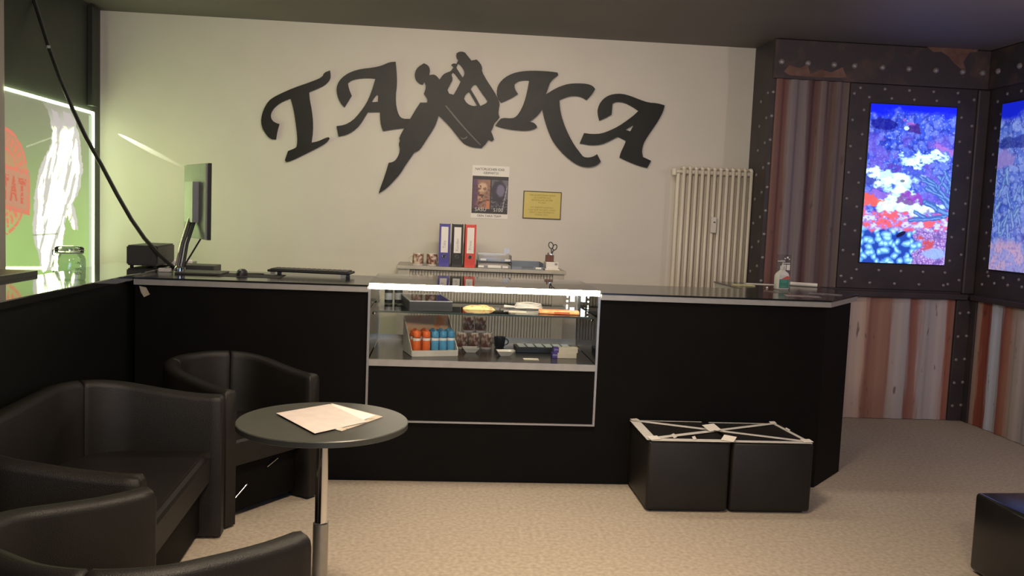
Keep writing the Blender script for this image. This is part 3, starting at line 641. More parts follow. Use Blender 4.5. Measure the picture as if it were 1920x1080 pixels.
# ------------------------------------------------------------------ radiator
rd = thing('radiator', 'tall cream column radiator on the pale wall', 'radiator', (2.17, YB, .15))
nsec = 12; rx0, rx1 = 1.905, 2.452; yr = 6.955
pitch = (rx1-rx0)/(nsec-1)
def section():
    b = MB(); r_ = .0135
    for dy in (-.032, .032): b.tube([(0, dy, .02), (0, dy, 1.76)], r_, 10)
    for zz in (.012, 1.755):
        b.tube([(0, -.034, zz), (0, -.02, zz+.014), (0, .02, zz+.014), (0, .034, zz)], .0145, 10)
    return b.mesh()
sec = section()
for i in range(nsec):
    o = finish('column', sec if i == 0 else sec, M_rad, rd); o.location = (rx0+pitch*i-2.17, yr-YB, .0)
    for p in sec.polygons: p.use_smooth = True
for zz in (.20, 1.885): MB().tube([(rx0-.006, yr, zz), (rx1+.012, yr, zz)], .019, 12).build('header', M_rad, rd, True, smooth=40)
MB().tube([(rx0-.034, yr+.01, .16), (rx0-.034, yr+.01, 1.87)], .017, 12).build('feed_pipe', M_rad, rd, True, smooth=40)
MB().tube([(rx0-.005, yr, 1.885), (rx0-.055, yr, 1.885)], .013, 10).lathe([(.0, -.03), (.018, -.028), (.020, 0), (.018, .02)], (rx0-.07, yr, 1.885), 12).build('valve', M_rad, rd, True, smooth=40)
for x in (rx0+.1, rx1-.1): part('bracket', (x-.012, yr+.03, 1.80), (x+.012, YB-.0005, 1.83), M_rad, rd)
a, b = onY(1337, 407, yr-.05), onY(1348, 437, yr-.05)
hm_ = part('heat_meter', (a.x-.016, yr-.066, b.z), (a.x+.026, yr-.046, a.z), mat('meter_white', (.66, .62, .56), .45), rd, .003)
part('meter_display', (a.x+.0, yr-.067, a.z-.045), (a.x+.018, yr-.0663, a.z-.036), M_dgrey, hm_)

# ------------------------------------------------------------------ shutter cabinet
cb = thing('shutter_cabinet', 'beige low cabinet with a vertical slat roller shutter behind the glass case', 'cabinet', (.32, 6.78, 0))
CX0, CX1, CY0, CY1, CZ = -.30, .935, 6.55, 7.03, 1.085
part('top', (CX0-.012, CY0-.012, CZ-.024), (CX1+.012, CY1, CZ), M_cab, cb, .003)
for x in (CX0, CX1-.085): part('side_panel', (x, CY0, .002), (x+.085, CY1, CZ-.0245), M_cab, cb)
part('back_panel', (CX0+.085, CY0+.03, .05), (CX1-.085, CY0+.06, CZ-.0245), M_cabd, cb)
part('base', (CX0+.085, CY0+.005, .002), (CX1-.085, CY1, .049), M_cab, cb)
nsl = 48; sw = (CX1-CX0-.17)/nsl
slm = MB().box((-.5*sw+.002, 0, .05), (.5*sw-.002, .012, CZ-.032), .0012, 1).mesh(); slm.materials.append(M_cab)
for i in range(nsl):
    o = bpy.data.objects.new('slat', slm); link(o); o.parent = cb
    o.location = (CX0+.085+sw*(i+.5)-.32, CY0+.012-6.78, 0)

def binder(x, col, word, label):
    t = thing('binder', label, 'binder', (x, 6.58, CZ+.0005), 0, 'ring binders on the cabinet')
    mm = mat('binder_'+word, s2l(*col), .45)
    b = MB(); b.box((-.0405, .004, 0), (.0405, .285, .003)).xf(Matrix.Identity(4))
    sp = MB().box((-.0405, 0, 0), (.0405, .004, .318), .0015).build('spine', mm, t)
    MB().box((-.0405, .004, 0), (-.0375, .285, .318)).build('cover', mm, t); MB().box((.0375, .004, 0), (.0405, .285, .318)).build('cover', mm, t)
    b.bm.free()
    MB().box((-.031, .02, .008), (.030, .27, .305)).build('pages', M_white, t)
    MB().box((-.026, -.0012, .105), (.026, -.0002, .296)).build('spine_label', M_white, sp)
    ring = MB(); pts = [(.0135*math.cos(2*math.pi*k/16), -.0012, .078+.0135*math.sin(2*math.pi*k/16)) for k in range(17)]
    ring.tube(pts, .0022, 6, False).build('finger_ring', M_chrome, sp, smooth=60)
    MB().tube([(0, -.0008, .078), (0, .0, .078)], .0125, 14).build('finger_hole', M_dark, sp)
    me = text_mesh(word, .03, .0003); me.transform(Matrix.Translation((0, -.0015, .165)) @ Matrix.Rotation(R(90), 4, 'X') @ Matrix.Rotation(R(90), 4, 'Z')); finish('lettering', me, mat('pencil', (.35, .33, .32), .8), sp)
    return t
binder(.034, (70, 62, 150), 'Taka', 'blue ring binder, leftmost of three on the cabinet')
binder(.130, (24, 21, 15), 'Kunden', 'black ring binder between the blue and the red binder')
binder(.226, (206, 62, 48), 'Privat', 'red ring binder, rightmost of three on the cabinet')
M_mug = mat('mug_print', s2l(116, 74, 60), .35, col2=s2l(214, 194, 176), nscale=34, detail=3, lo=.44, hi=.62)
M_mugw = mat('mug_ceramic', (.62, .56, .52), .3)
def mug(loc, rot, label, group, handle_mat=None, h=.082, r=.037):
    t = thing('mug', label, 'mug', loc, rot, group)
    bd_ = MB().lathe([(r*.95, 0), (r, .003), (r, h-.002), (r-.001, h), (r-.004, h), (r-.004, .008), (.002, .006)], seg=28).build('body', M_mugw, t, smooth=50)
    MB().lathe([(r+.0004, .014), (r+.0006, .0142), (r+.0006, h-.005), (r+.0004, h-.0048)], seg=28, caps=False).build('picture_wrap', M_mug, bd_, smooth=50)
    pts = [(r-.002+.026*math.sin(a), 0, h*.5+.027*math.cos(a)) for a in [math.pi*k/10 for k in range(11)]]
    MB().tube(pts, .0048, 8).build('handle', handle_mat or M_mugw, t, smooth=60)
    return t
mug((-.158, 6.62, CZ+.0005), math.pi, 'brown picture mug with its pale handle to the left, on the cabinet', 'mugs on the cabinet', h=.094, r=.040)
mug((-.055, 6.64, CZ+.0005), .9, 'brown picture mug beside the blue binder', 'mugs on the cabinet', h=.094, r=.040)
def tray(x0_, x1_, z0_, col, label, white_tabs, nm):
    t = thing('letter_tray', label, 'tray', ((x0_+x1_)/2, 6.7, z0_)); mm = M_acrylic if nm == 'clear' else mat(nm, col, .4)
    part('bottom', (x0_, 6.575, z0_), (x1_, 6.86, z0_+.004), mm, t)
    for xx in (x0_, x1_-.003): part('side_wall', (xx, 6.575, z0_+.004), (xx+.003, 6.86, z0_+.05), mm, t)
    part('back_wall', (x0_+.003, 6.857, z0_+.004), (x1_-.003, 6.86, z0_+.05), mm, t)
    for xa, xb in ((x0_+.003, x0_+.075), (x1_-.075, x1_-.003)): part('front_lip', (xa, 6.575, z0_+.004), (xb, 6.578, z0_+.022), mm, t)
    for xa in white_tabs: part('name_tab', (xa, 6.571, z0_+.006), (xa+.042, 6.5747, z0_+.020), M_white, t)
    return t
tray(.287, .536, CZ+.0005, (.20, .20, .21), 'grey letter tray holding papers, under the clear tray beside the red binder', (.29, .47), 'tray_grey')
tray(.287, .536, CZ+.052, (.22, .22, .22), 'clear letter tray on top of the grey one beside the red binder', (.305, .487), 'clear')
tray(.541, .780, CZ+.0005, (.17, .20, .25), 'blue-grey letter tray standing alone left of the pen holder', (.72,), 'tray_blue')
pp = MB().box((.295, 6.59, CZ+.0046), (.528, 6.85, CZ+.024)).build('paper_stack', M_white, origin=(.41, 6.72, CZ+.0046)); tag(pp, 'white paper stack in the lower grey letter tray', 'papers')
nb = thing('note_box', 'white note box with grey square print under the pen holder', 'box', (.845, 6.68, CZ+.0005))
MB().box((.800, 6.60, CZ+.012), (.895, 6.75, CZ+.062), .004).build('body', M_white, nb, True); MB().box((.792, 6.59, CZ+.0005), (.903, 6.76, CZ+.0118), .003).build('foot', M_white, nb, True)
MB().box((.865, 6.598, CZ+.040), (.885, 6.5998, CZ+.056)).build('print', M_grey, nb, True)
env = MB().box((.79, 6.552, CZ+.0004), (.905, 6.585, CZ+.004)).build('notepad', mat('kraft', (.52, .40, .25), .7), origin=(.85, 6.57, CZ)); tag(env, 'kraft notepad lying before the white note box', 'notepad')
ph = thing('pen_holder', 'small square brown wooden pen holder on the white note box', 'pen holder', (.832, 6.66, CZ+.0625))
M_wood = mat('brown_wood', s2l(112, 66, 46), .5, col2=s2l(92, 52, 36), nscale=30, stretch=(1, 1, .2))
for a, b in [((-.029, -.029, 0), (.029, .029, .004)), ((-.029, -.029, .004), (.029, -.025, .05)), ((-.029, .025, .004), (.029, .029, .05)), ((-.029, -.025, .004), (-.025, .025, .05)), ((.025, -.025, .004), (.029, .025, .05))]:
    MB().box(a, b).build('panel', M_wood, ph)
sc_ = thing('scissors', 'dark-handled scissors standing in the brown pen holder', 'scissors', (.842, 6.66, CZ+.068))
def ringpts(cx, cz, a, b, rot=0): return [(cx+a*math.cos(t)*math.cos(rot)-b*math.sin(t)*math.sin(rot), 0, cz+a*math.cos(t)*math.sin(rot)+b*math.sin(t)*math.cos(rot)) for t in [2*math.pi*k/18 for k in range(19)]]
MB().tube(ringpts(-.004, .118, .017, .024, .25), .0038, 7, False).tube([(.0, 0, .094), (.004, 0, .055)], .0045, 7).build('handle', M_dgrey, sc_, smooth=60)
MB().tube(ringpts(.026, .104, .015, .022, -.35), .0038, 7, False).tube([(.018, .002, .083), (.004, .002, .05)], .0045, 7).build('handle', M_dgrey, sc_, smooth=60)
MB().box((-.003, -.001, 0), (.005, .001, .055)).build('blade', M_chrome, sc_); MB().box((.0, .0015, 0), (.008, .003, .055)).build('blade', M_chrome, sc_)
pen = MB().tube([(.822, 6.648, CZ+.068), (.818, 6.65, CZ+.130)], .004, 8).build('pen', M_dark, origin=(.822, 6.648, CZ+.068)); tag(pen, 'short black pen in the pen holder, left of the scissors', 'pen')
ac = MB().box((.495, 6.80, CZ+.1035), (.535, 6.803, CZ+.145)).box((.495, 6.78, CZ+.1025), (.535, 6.803, CZ+.1034)).build('card_holder', M_acrylic, origin=(.515, 6.8, CZ+.1025)); tag(ac, 'clear empty card holder standing on the clear letter tray', 'card holder')

# ------------------------------------------------------------------ inside the display case
ZDk, ZSh = ZD+.0008, .9408
cardb = thing('carton_display', 'open white and peach display carton of spray bottles in the case', 'carton', (-.035, 5.06, ZDk), R(15))
M_card = mat('carton_white', (.66, .62, .55), .7); M_peach = mat('carton_peach', s2l(226, 186, 148), .7, col2=s2l(232, 150, 96), nscale=9, lo=.52, hi=.6)
w_, d_, hb, hf = .132, .115, .205, .034
MB().box((-w_, -d_, 0), (w_, d_, .003)).build('bottom', M_card, cardb)
MB().box((-w_, d_-.003, .003), (w_, d_, hb)).build('back', M_peach, cardb)
MB().box((-w_, -d_, .003), (w_, -d_+.003, hf)).build('front', M_card, cardb)
for s_ in (-1, 1):
    x = s_*w_; MB().slab([(x, -d_+.003, .003), (x, d_-.003, .003), (x, d_-.003, hb), (x, -d_+.003, hf)], .003*s_).build('side', M_card, cardb)
def spray(lx, ly, col, label, group):
    c_, s_ = math.cos(R(15)), math.sin(R(15)); p = (-.035+lx*c_-ly*s_, 5.06+lx*s_+ly*c_, ZDk+.0035)
    t = thing('spray_bottle', label, 'bottle', p, 0, group); base = s2l(*col)
    mc = mat('cap_%d' % col[0], base, .35); mb_ = mat('bottle_%d' % col[0], base, .3, col2=(.70, .60, .52), nscale=24, lo=.56, hi=.60)
    bd_ = MB().lathe([(.020, 0), (.0225, .004), (.0225, .085), (.020, .095), (.012, .098)], seg=20).build('body', mb_, t, smooth=50)
    MB().lathe([(.0228, .080), (.0228, .094)], seg=20, caps=False).build('shoulder_band', M_white, bd_, smooth=50)
    MB().lathe([(.0215, .0985), (.0225, .101), (.0225, .126), (.018, .132), (.009, .134), (.008, .140), (.003, .1405)], seg=20).build('cap', mc, t, smooth=50)
OR, BL = (236, 112, 52), (84, 156, 200)
for i in range(2):
    for j in range(2):
        spray(-.094+i*.056, -.055+j*.062, OR, ['orange spray bottle in the carton, %s' % q for q in ('front left corner', 'behind the front left one', 'front row next to the blue ones', 'second row next to the blue ones')][i*2+j], 'spray bottles in the carton')
for i in range(3):
    for j in range(2):
        spray(.012+i*.047, -.055+j*.062, BL, 'blue spray bottle in the carton, %s of its %s row' % (('left end', 'middle', 'right end')[i], ('front', 'second')[j]), 'spray bottles in the carton')
for i, (x, y, zz) in enumerate([(.150, 5.27, 0), (.224, 5.275, 0), (.298, 5.28, 0), (.187, 5.272, .1008), (.261, 5.277, .1008)]):
    mug((x, y, ZDk+zz), R(100), ['brown picture mug, left end of the bottom row in the case', 'brown picture mug, middle of the bottom row in the case', 'brown picture mug, right end of the bottom row in the case', 'brown picture mug, left one on top of the stack in the case', 'brown picture mug, right one on top of the stack in the case'][i], 'mugs stacked in the case', h=.10, r=.035)
t = thing('cup', 'black cup with handle standing behind the stacked mugs in the case', 'cup', (.385, 5.36, ZDk))
MB().lathe([(.024, 0), (.03, .006), (.036, .06), (.0365, .064), (.033, .064), (.028, .012), (.002, .01)], seg=24).build('body', M_dark, t, smooth=50)
MB().tube([(.033+.02*math.sin(a), 0, .034+.018*math.cos(a)) for a in [math.pi*k/8 for k in range(9)]], .004, 7).build('handle', M_dark, t, smooth=60)
def dish(x, y, label):
    t = thing('dish', label, 'dish', (x, y, ZDk), R(4), 'white dishes in the case')
    o_, i_ = [(.026, 0), (.045, .026)], None
    bm = bmesh.new(); L = []
    for r_, zz in [(.026, 0), (.047, .026), (.048, .029), (.044, .029), (.026, .006)]:
        L.append([bm.verts.new((r_*sx, r_*.8*sy, zz)) for sx, sy in ((-1, -1), (1, -1), (1, 1), (-1, 1))])
    for a, b in zip(L, L[1:]):
        for k in range(4): bm.faces.new((a[k], a[(k+1) % 4], b[(k+1) % 4], b[k]))
    bm.faces.new(L[0]); bm.faces.new(L[-1]); bmesh.ops.recalc_face_normals(bm, faces=bm.faces)
    me = bpy.data.meshes.new('d'); bm.to_mesh(me); bm.free(); finish('bowl', me, mat('porcelain', (.74, .70, .64), .25), t); return t
dish(.20, 5.14, 'empty white square dish in front of the stacked mugs'); dish(.395, 5.05, 'white square dish holding dark jewellery')
for k, (dx, dy) in enumerate([(-.016, -.003), (-.004, .004), (.018, .0)]):
    j = MB().lathe([(.003, 0), (.008, .004), (.007, .012), (.002, .015)], seg=8).build('jewel', M_dark, origin=(0, 0, 0)); j.location = (.395+dx, 5.05+dy, ZDk+.0065)
    tag(j, 'small dark jewellery piece in the white dish, %s' % ('left end', 'middle', 'right end')[k], 'jewellery', 'jewellery in the dish')
def card(name, cx, cy, z, sx, sy, rot, m_, label, cat='card', t_=.002):
    o = MB().box((-sx/2, -sy/2, 0), (sx/2, sy/2, t_)).build(name, m_, origin=(0, 0, 0)); o.location = (cx, cy, z); o.rotation_euler = (0, 0, rot); return tag(o, label, cat)
M_cream = mat('card_cream', (.70, .62, .50), .6)
card('price_card', .43, 5.22, ZDk, .075, .05, .1, M_white, 'white price card lying behind the jewellery dish', t_=.006)
card('price_card', .535, 4.93, ZDk, .085, .05, .05, M_cream, 'cream price card near the front of the case deck', t_=.004)
tr = thing('sample_tray', 'black tray with six grey pads in the case', 'tray', (.645, 5.25, ZDk), R(3))
MB().box((-.175, -.075, 0), (.175, .075, .030), .003).build('body', M_dark, tr)
for i in range(6): MB().box((-.160+i*.054, -.058, .0305), (-.116+i*.054, .058, .036), .004).build('pad', mat('pad_grey', (.66, .70, .72), .6), tr)
M_purple = mat('box_purple', s2l(74, 58, 138), .5)
for i, (x, y, zz, lb) in enumerate([(.735, 5.03, 0, 'purple and white carton box, lower of two in the case'), (.742, 5.035, .0305, 'purple and white carton box, upper of two in the case')]):
    t = thing('small_box', lb, 'box', (x, y, ZDk+zz), R(4), 'small boxes in the case')
    MB().box((-.04, -.022, 0), (.072, .022, .030), .001).build('carton', M_cream, t); ep_ = MB().box((-.0715, -.0225, -.0), (-.0402, .0225, .0302), .001).build('end_panel', M_purple, t)
    me = text_mesh('OMA', .012, .0003); me.transform(Matrix.Translation((-.056, -.0228, .017)) @ Matrix.Rotation(R(90), 4, 'X')); finish('print', me, M_inkw, ep_)
# on the glass shelf
t = thing('shadow_box', 'black flat presentation box with a clear lid on the glass shelf', 'box', (-.07, 5.12, ZSh), R(9))
MB().box((-.12, -.21, 0), (.12, .21, .012)).build('base', M_dark, t)
for a, b in [((-.12, -.21, .012), (.12, -.198, .052)), ((-.12, .198, .012), (.12, .21, .052)), ((-.12, -.198, .012), (-.108, .198, .052)), ((.108, -.198, .012), (.12, .198, .052))]: MB().box(a, b).build('side', M_dark, t)
for a, b in [((-.121, -.211, .0522), (.121, -.203, .056)), ((-.121, .203, .0522), (.121, .211, .056)), ((-.121, -.203, .0522), (-.113, .203, .056)), ((.113, -.203, .0522), (.121, .203, .056))]: MB().box(a, b).build('lid_edge', M_alu, t)
MB().box((-.107, -.197, .013), (.107, .197, .016)).build('lining', mat('lining', (.03, .03, .045), .7, col2=(.20, .10, .09), nscale=14, lo=.58, hi=.64), t)
MB().box((-.112, -.202, .053), (.112, .202, .055)).build('clear_lid', M_acrylic, t)
for i, (x, y) in enumerate([(-.292, 5.28), (-.235, 5.30)]):
    t = thing('ink_bottle', 'dark dropper bottle on the glass shelf, %s of the pair' % ('left', 'right')[i], 'bottle', (x, y, ZSh), 0, 'ink bottles on the shelf')
    bd_ = MB().lathe([(.022, 0), (.024, .003), (.024, .075), (.018, .083), (.010, .086)], seg=18).build('body', mat('ink_bottle', (.035, .038, .04), .25), t, smooth=50)
    MB().lathe([(.0115, .0865), (.0115, .105), (.006, .108)], seg=14).build('cap', M_dark, t, smooth=50); MB().lathe([(.0243, .02), (.0243, .06)], seg=18, caps=False).build('label_wrap', M_grey, bd_, smooth=50)
# crumpled cloth-like things
def lump(name, cx, cy, z, sx, sy, h, m_, label, cat, seed):
    n = 22; bm = bmesh.new(); g = []
    rnd = np.random.RandomState(seed)
    for j in range(n):
        row = []
        for i in range(n):
            u, v = i/(n-1)*2-1, j/(n-1)*2-1; e = max(0, 1-(abs(u)**2.6+abs(v)**2.6)*.9)
            q = float(fbm(np.array([u*2.3+seed]), np.array([v*2.3]), seed)[0])
            k = 1-.12*float(vnoise(np.array([math.atan2(v, u)*2+9.0]), np.array([seed*1.0]), seed)[0])
            row.append(bm.verts.new((u*sx*k, v*sy*k, h*(.25+.9*q)*min(1, e*2.2)+.0005)))
        g.append(row)
    for j in range(n-1):
        for i in range(n-1): bm.faces.new((g[j][i], g[j][i+1], g[j+1][i+1], g[j+1][i]))
    r = bmesh.ops.extrude_face_region(bm, geom=bm.faces[:])
    for v in [q for q in r['geom'] if isinstance(q, bmesh.types.BMVert)]: v.co.z = 0
    bmesh.ops.recalc_face_normals(bm, faces=bm.faces); me = bpy.data.meshes.new(name); bm.to_mesh(me); bm.free()
    o = finish(name, me, m_, origin=(0, 0, 0), smooth=50); o.location = (cx, cy, z); return tag(o, label, cat)
lump('folded_cloth', .235, 5.10, ZSh, .095, .06, .022, mat('cloth_yellow', s2l(232, 206, 142), .8, col2=s2l(206, 140, 110), nscale=40, lo=.55, hi=.62), 'crumpled yellow and pink packet on the glass shelf', 'packet', 3)
t = thing('cable_coil', 'coiled white cable on the glass shelf', 'cable', (.535, 5.2, ZSh+.003))
for k in range(4): MB().tube([(.082*math.cos(a)*(1-.04*k), .05*math.sin(a)*(1-.05*k), .005+.0075*k+.002*math.sin(3*a+k)) for a in [2*math.pi*q/30 for q in range(31)]], .0042, 7, False).build('loop', M_white, t, smooth=60)
MB().tube([(-.08, 0, .006), (-.11, -.01, .008), (-.145, -.012, .009)], [.0042, .006, .009], 8).build('plug', M_white, t, smooth=60)
card('price_card', .455, 5.0, ZSh, .10, .05, -.15, M_cream, 'cream paper slip on the glass shelf before the white cable', t_=.003)
t = thing('wrapped_roll', 'long orange patterned packet at the right end of the glass shelf', 'packet', (.69, 4.99, ZSh), R(-3))
MB().box((-.115, -.04, 0), (.115, .04, .020), .006).build('packet', mat('packet_orange', s2l(226, 132, 78), .5, col2=s2l(240, 176, 120), nscale=26), t)
MB().box((-.03, -.0405, .003), (.06, -.0395, .014)).build('print', mat('packet_print', s2l(180, 84, 52), .6), t)

# ------------------------------------------------------------------ on the front counter
mo = thing('monitor', 'flat monitor seen from behind on a silver stand', 'monitor', (-1.30, 5.17, ZT+.0005))
A_ = Vector((-1.305, 5.06, 0)); B_ = Vector((-1.535, 5.47, 0)); dU = (B_-A_).normalized(); dN = Vector((dU.y, -dU.x, 0))   # dN: screen side
zb, zt = 1.285, 1.705
def obx(a0, a1, n0, n1, zz0, zz1):
    vs = []
    b = MB(); P = lambda u, n_: A_+dU*u+dN*n_
    q = [P(a0, n0), P(a1, n0), P(a1, n1), P(a0, n1)]
    b.prism([(p.x, p.y) for p in q], zz0, zz1); return b
LU = (B_-A_).length
M_silver = mat('monitor_silver', (.21, .215, .22), .5, 0)
obx(0, LU, 0, .012, zb, zt).build('back_shell', M_silver, mo, True)
bz_ = obx(-.004, LU+.004, .012, .032, zb-.004, zt+.004).build('bezel', M_dark, mo, True)
obx(.006, LU-.006, .0322, .0334, zb+.006, zt-.006).build('screen', emit('monitor_glow', (.6, .7, .8), .5), bz_, True)
obx(.14, .32, -.035, -.0005, 1.375, 1.605).build('mount_cover', M_grey, mo, True)
c_ = A_+dU*.22-dN*.02
MB().tube([(c_.x, c_.y, 1.40), (c_.x-.03, c_.y-.06, 1.25), (c_.x-.045, c_.y-.10, 1.11)], [.016, .014, .018], 10).build('stand_arm', M_chrome, mo, True, smooth=50)
MB().tube([(c_.x+.03, c_.y-.02, 1.40), (c_.x+.0, c_.y-.08, 1.25), (c_.x-.01, c_.y-.12, 1.11)], .009, 8).build('stand_arm', M_dgrey, mo, True, smooth=50)
MB().box((-1.47, 5.06, ZT+.0005), (-1.22, 5.28, ZT+.012), .003).build('base', M_dgrey, mo, True)
MB().lathe([(.03, 0), (.03, .02), (.018, .03)], (c_.x-.03, c_.y-.11, ZT+.0125)).build('hinge', M_chrome, mo, True, smooth=40)
MB().tube([(c_.x+.06, c_.y+.0, 1.40), (c_.x+.075, c_.y-.04, 1.30), (c_.x+.03, c_.y-.09, 1.20), (c_.x-.0, c_.y-.13, 1.13)], .005, 6).build('cord', M_dark, mo, True, smooth=60)
ms = MB(); ms.lathe([(.004, .036), (.016, .034), (.026, .026), (.031, .012), (.031, 0)], seg=20).xf(Matrix.Translation((-1.115, 5.13, ZT+.002)) @ Matrix.Diagonal((1.0, 1.7, 1.0, 1)))
mm_ = thing('mouse', 'black computer mouse on the counter', 'mouse', (-1.115, 5.13, ZT+.002))
ms.build('shell', M_dark, mm_, True, smooth=60); MB().tube([(-1.121, 5.09, ZT+.033), (-1.109, 5.09, ZT+.033)], .006, 8).build('wheel', M_grey, mm_, True)
MB().tube([(-1.115, 5.185, ZT+.008), (-1.06, 5.24, ZT+.006), (-1.01, 5.22, ZT+.006)], .003, 6).build('cord', M_dark, mm_, True, smooth=60)
card('mouse_pad', -1.06, 5.14, ZT+.0003, .34, .24, 0, mat('pad_black', (.016, .015, .015), .75), 'thin black mouse pad under the mouse', 'mouse pad', .0015)
kb = thing('keyboard', 'black keyboard raised on feet, seen from its back edge', 'keyboard', (-.745, 5.27, ZT+.0005), R(-6))
b = MB(); b.box((-.24, -.08, .020), (.24, .08, .034), .005); b.build('body', M_dark, kb)
for x in (-.21, .20):
    for y in (-.07, .07): MB().box((x-.012, y-.006, 0), (x+.012, y+.006, .0198)).build('foot', M_grey, kb)
kc = MB().box((-.0125, -.011, .0342), (.0125, .011, .040), .002, 1).mesh(); kc.materials.append(M_dgrey)
for r_ in range(5):
    for c in range(15):
        o = bpy.data.objects.new('key', kc); link(o); o.parent = kb; o.location = (-.212+c*.0303, -.058+r_*.029, 0)
# device and clutter at the left end
dv = thing('receipt_printer', 'dark grey box device on the side counter where the cable ends', 'device', (-1.72, 5.5, 1.10))
dvp = [(-1.815, 5.30), (-1.632, 5.30), (-1.632, 5.72), (-1.815, 5.72)]
b = MB(); b.prism([(-1.812, 5.30), (-1.635, 5.30), (-1.655, 5.70), (-1.812, 5.70)], 1.109, 1.226); bmesh.ops.bevel(b.bm, geom=b.bm.edges[:], offset=.008, segments=2, affect='EDGES'); b.build('housing', M_dgrey, dv, True, smooth=30)
for x, y in [(-1.79, 5.33), (-1.66, 5.33), (-1.79, 5.67), (-1.675, 5.67)]: MB().lathe([(.011, 0), (.011, .0084)], (x, y, 1.1003), 10).build('foot', M_dark, dv, True)
cble = thing('hanging_cable', 'black cable bundle hanging from the ceiling down to the counter', 'cable', (-2.45, 5.9, ZC))
def cable_pts(off):
    P = []
    for (x, y, Y) in [(58, -14, 5.95), (90, 88, 5.88), (112, 150, 5.82), (135, 205, 5.76), (160, 258, 5.70), (190, 312, 5.63), (218, 365, 5.56), (245, 412, 5.50), (270, 448, 5.36), (300, 480, 5.22), (322, 500, 5.16)]:
        q = onY(x+off[0], y+off[1], Y); P.append(q)
    return P
P1 = cable_pts((0, 0)); P1 = [Vector((P1[0].x-.03, P1[0].y, ZC-.002))]+P1
MB().tube(P1, .0085, 8).build('strand', M_dark, cble, True, smooth=60)
MB().tube([p+Vector((.011, .004, .004)) for p in P1[1:]], .0045, 6).build('strand', mat('cable_grey', (.12, .12, .11), .4), cble, True, smooth=60)
q = onY(91, 88, 5.87); MB().lathe([(.012, -.008), (.012, .008)], (q.x, q.y, q.z), 10).build('cable_tie', M_grey, cble, True)
card('paper_sheet', -1.685, 5.83, 1.1005, .20, .15, .3, M_white, 'white papers on the side counter behind the dark device', 'papers', .012)
MB_ = MB().box((-.11, -.09, 0), (.11, .09, .075), .004).build('storage_box', M_dgrey, origin=(0, 0, 0)); MB_.location = (-1.48, 5.62, 1.03); tag(MB_, 'low dark box behind the monitor stand', 'box')
bs = MB().box((-1.595, 5.46, .002), (-1.30, 5.90, 1.0295)).build('drawer_unit', M_black, origin=(-1.45, 5.7, 0)); tag(bs, 'black drawer unit behind the counter corner', 'cabinet')
pl = thing('power_socket', 'small white socket at the end of the hanging cable', 'socket', (-1.56, 5.20, ZT+.0005)); MB().box((-.035, -.018, 0), (.03, .018, .022), .004).build('body', M_white, pl); MB().lathe([(.009, 0), (.009, .003)], (0, 0, .0222), 10).build('hole', M_grey, pl)
tg = MB().slab([onY(261, 536, 4.818), onY(274, 539, 4.8185), onY(281, 552, 4.80), onY(270, 557, 4.80), onY(264, 548, 4.812)], .0008).build('paper_tag', mat('tag_beige', (.50, .44, .34), .7), origin=(0, 0, 0)); tag(tg, 'beige paper tag hanging under the counter edge', 'tag')
# preserving jar
jr = thing('glass_jar', 'clip-top glass jar on the glossy side counter', 'jar', (-1.74, 4.33, 1.1005))
MB().lathe([(.066, 0), (.070, .006), (.071, .095), (.066, .112), (.056, .124), (.056, .132)], seg=36).build('body', M_jar, jr, smooth=50)
M_jlid = glass('jar_lid_glass', (.80, .82, .84), .1, 1.3, .18)
MB().lathe([(.062, .134), (.063, .137), (.063, .152), (.056, .159), (.02, .162), (.002, .162)], seg=36).build('lid', M_jlid, jr, smooth=50)
MB().tube([(.064*math.cos(a), .064*math.sin(a), .143) for a in [2*math.pi*k/32 for k in range(33)]], .0026, 6, False).build('clip_wire', M_chrome, jr, smooth=60)
MB().tube([(.060*math.cos(a), .060*math.sin(a), .130) for a in [2*math.pi*k/32 for k in range(33)]], .003, 6, False).build('seal', M_grey, jr, smooth=60)
MB().tube([(-.066, 0, .143), (-.076, 0, .138), (-.076, 0, .118), (-.068, 0, .112)], .0025, 6).build('clasp', M_chrome, jr, smooth=60)
M_inkj = mat('jar_print', (.01, .01, .014), .5)
for k, (zz, sz, tx) in enumerate([(.085, .018, '~N'), (.055, .016, 'TIPS'), (.036, .018, 'NDS')]):
    me = text_mesh(tx, sz, .0008); me.transform(Matrix.Rotation(R(-38), 4, 'Z') @ Matrix.Translation((0.0, 0, 0)) @ Matrix.Rotation(R(90), 4, 'Z') @ Matrix.Translation((0, -.0715, zz)) @ Matrix.Rotation(R(90), 4, 'X')); finish('print', me, M_inkj, jr)
# right end of the counter
sn = thing('sanitizer_bottle', 'white pump bottle with green label on the right end of the counter', 'bottle', (2.19, 5.50, ZT+.0005), R(8))
def rr(w__, d__, z): return [(sx*w__, sy*d__, z) for sx, sy in ((-1, -.6), (-.8, -1), (.8, -1), (1, -.6), (1, .6), (.8, 1), (-.8, 1), (-1, .6))]
bm = bmesh.new(); L = [[bm.verts.new(p) for p in rr(*a)] for a in [(.040, .026, 0), (.044, .029, .005), (.044, .029, .085), (.036, .025, .105), (.016, .016, .120), (.014, .014, .126)]]
for a, b in zip(L, L[1:]):
    for k in range(8): bm.faces.new((a[k], a[(k+1) % 8], b[(k+1) % 8], b[k]))
bm.faces.new(L[0]); bm.faces.new(L[-1]); bmesh.ops.recalc_face_normals(bm, faces=bm.faces); me = bpy.data.meshes.new('b'); bm.to_mesh(me); bm.free()
M_bw = mat('bottle_white', (.62, .60, .58), .35)
sb_ = finish('body', me, M_bw, sn, smooth=40)
MB().lathe([(.015, .1265), (.0155, .128), (.0155, .150), (.008, .153), (.005, .156), (.005, .176)], seg=18).build('pump', M_bw, sn, smooth=45)
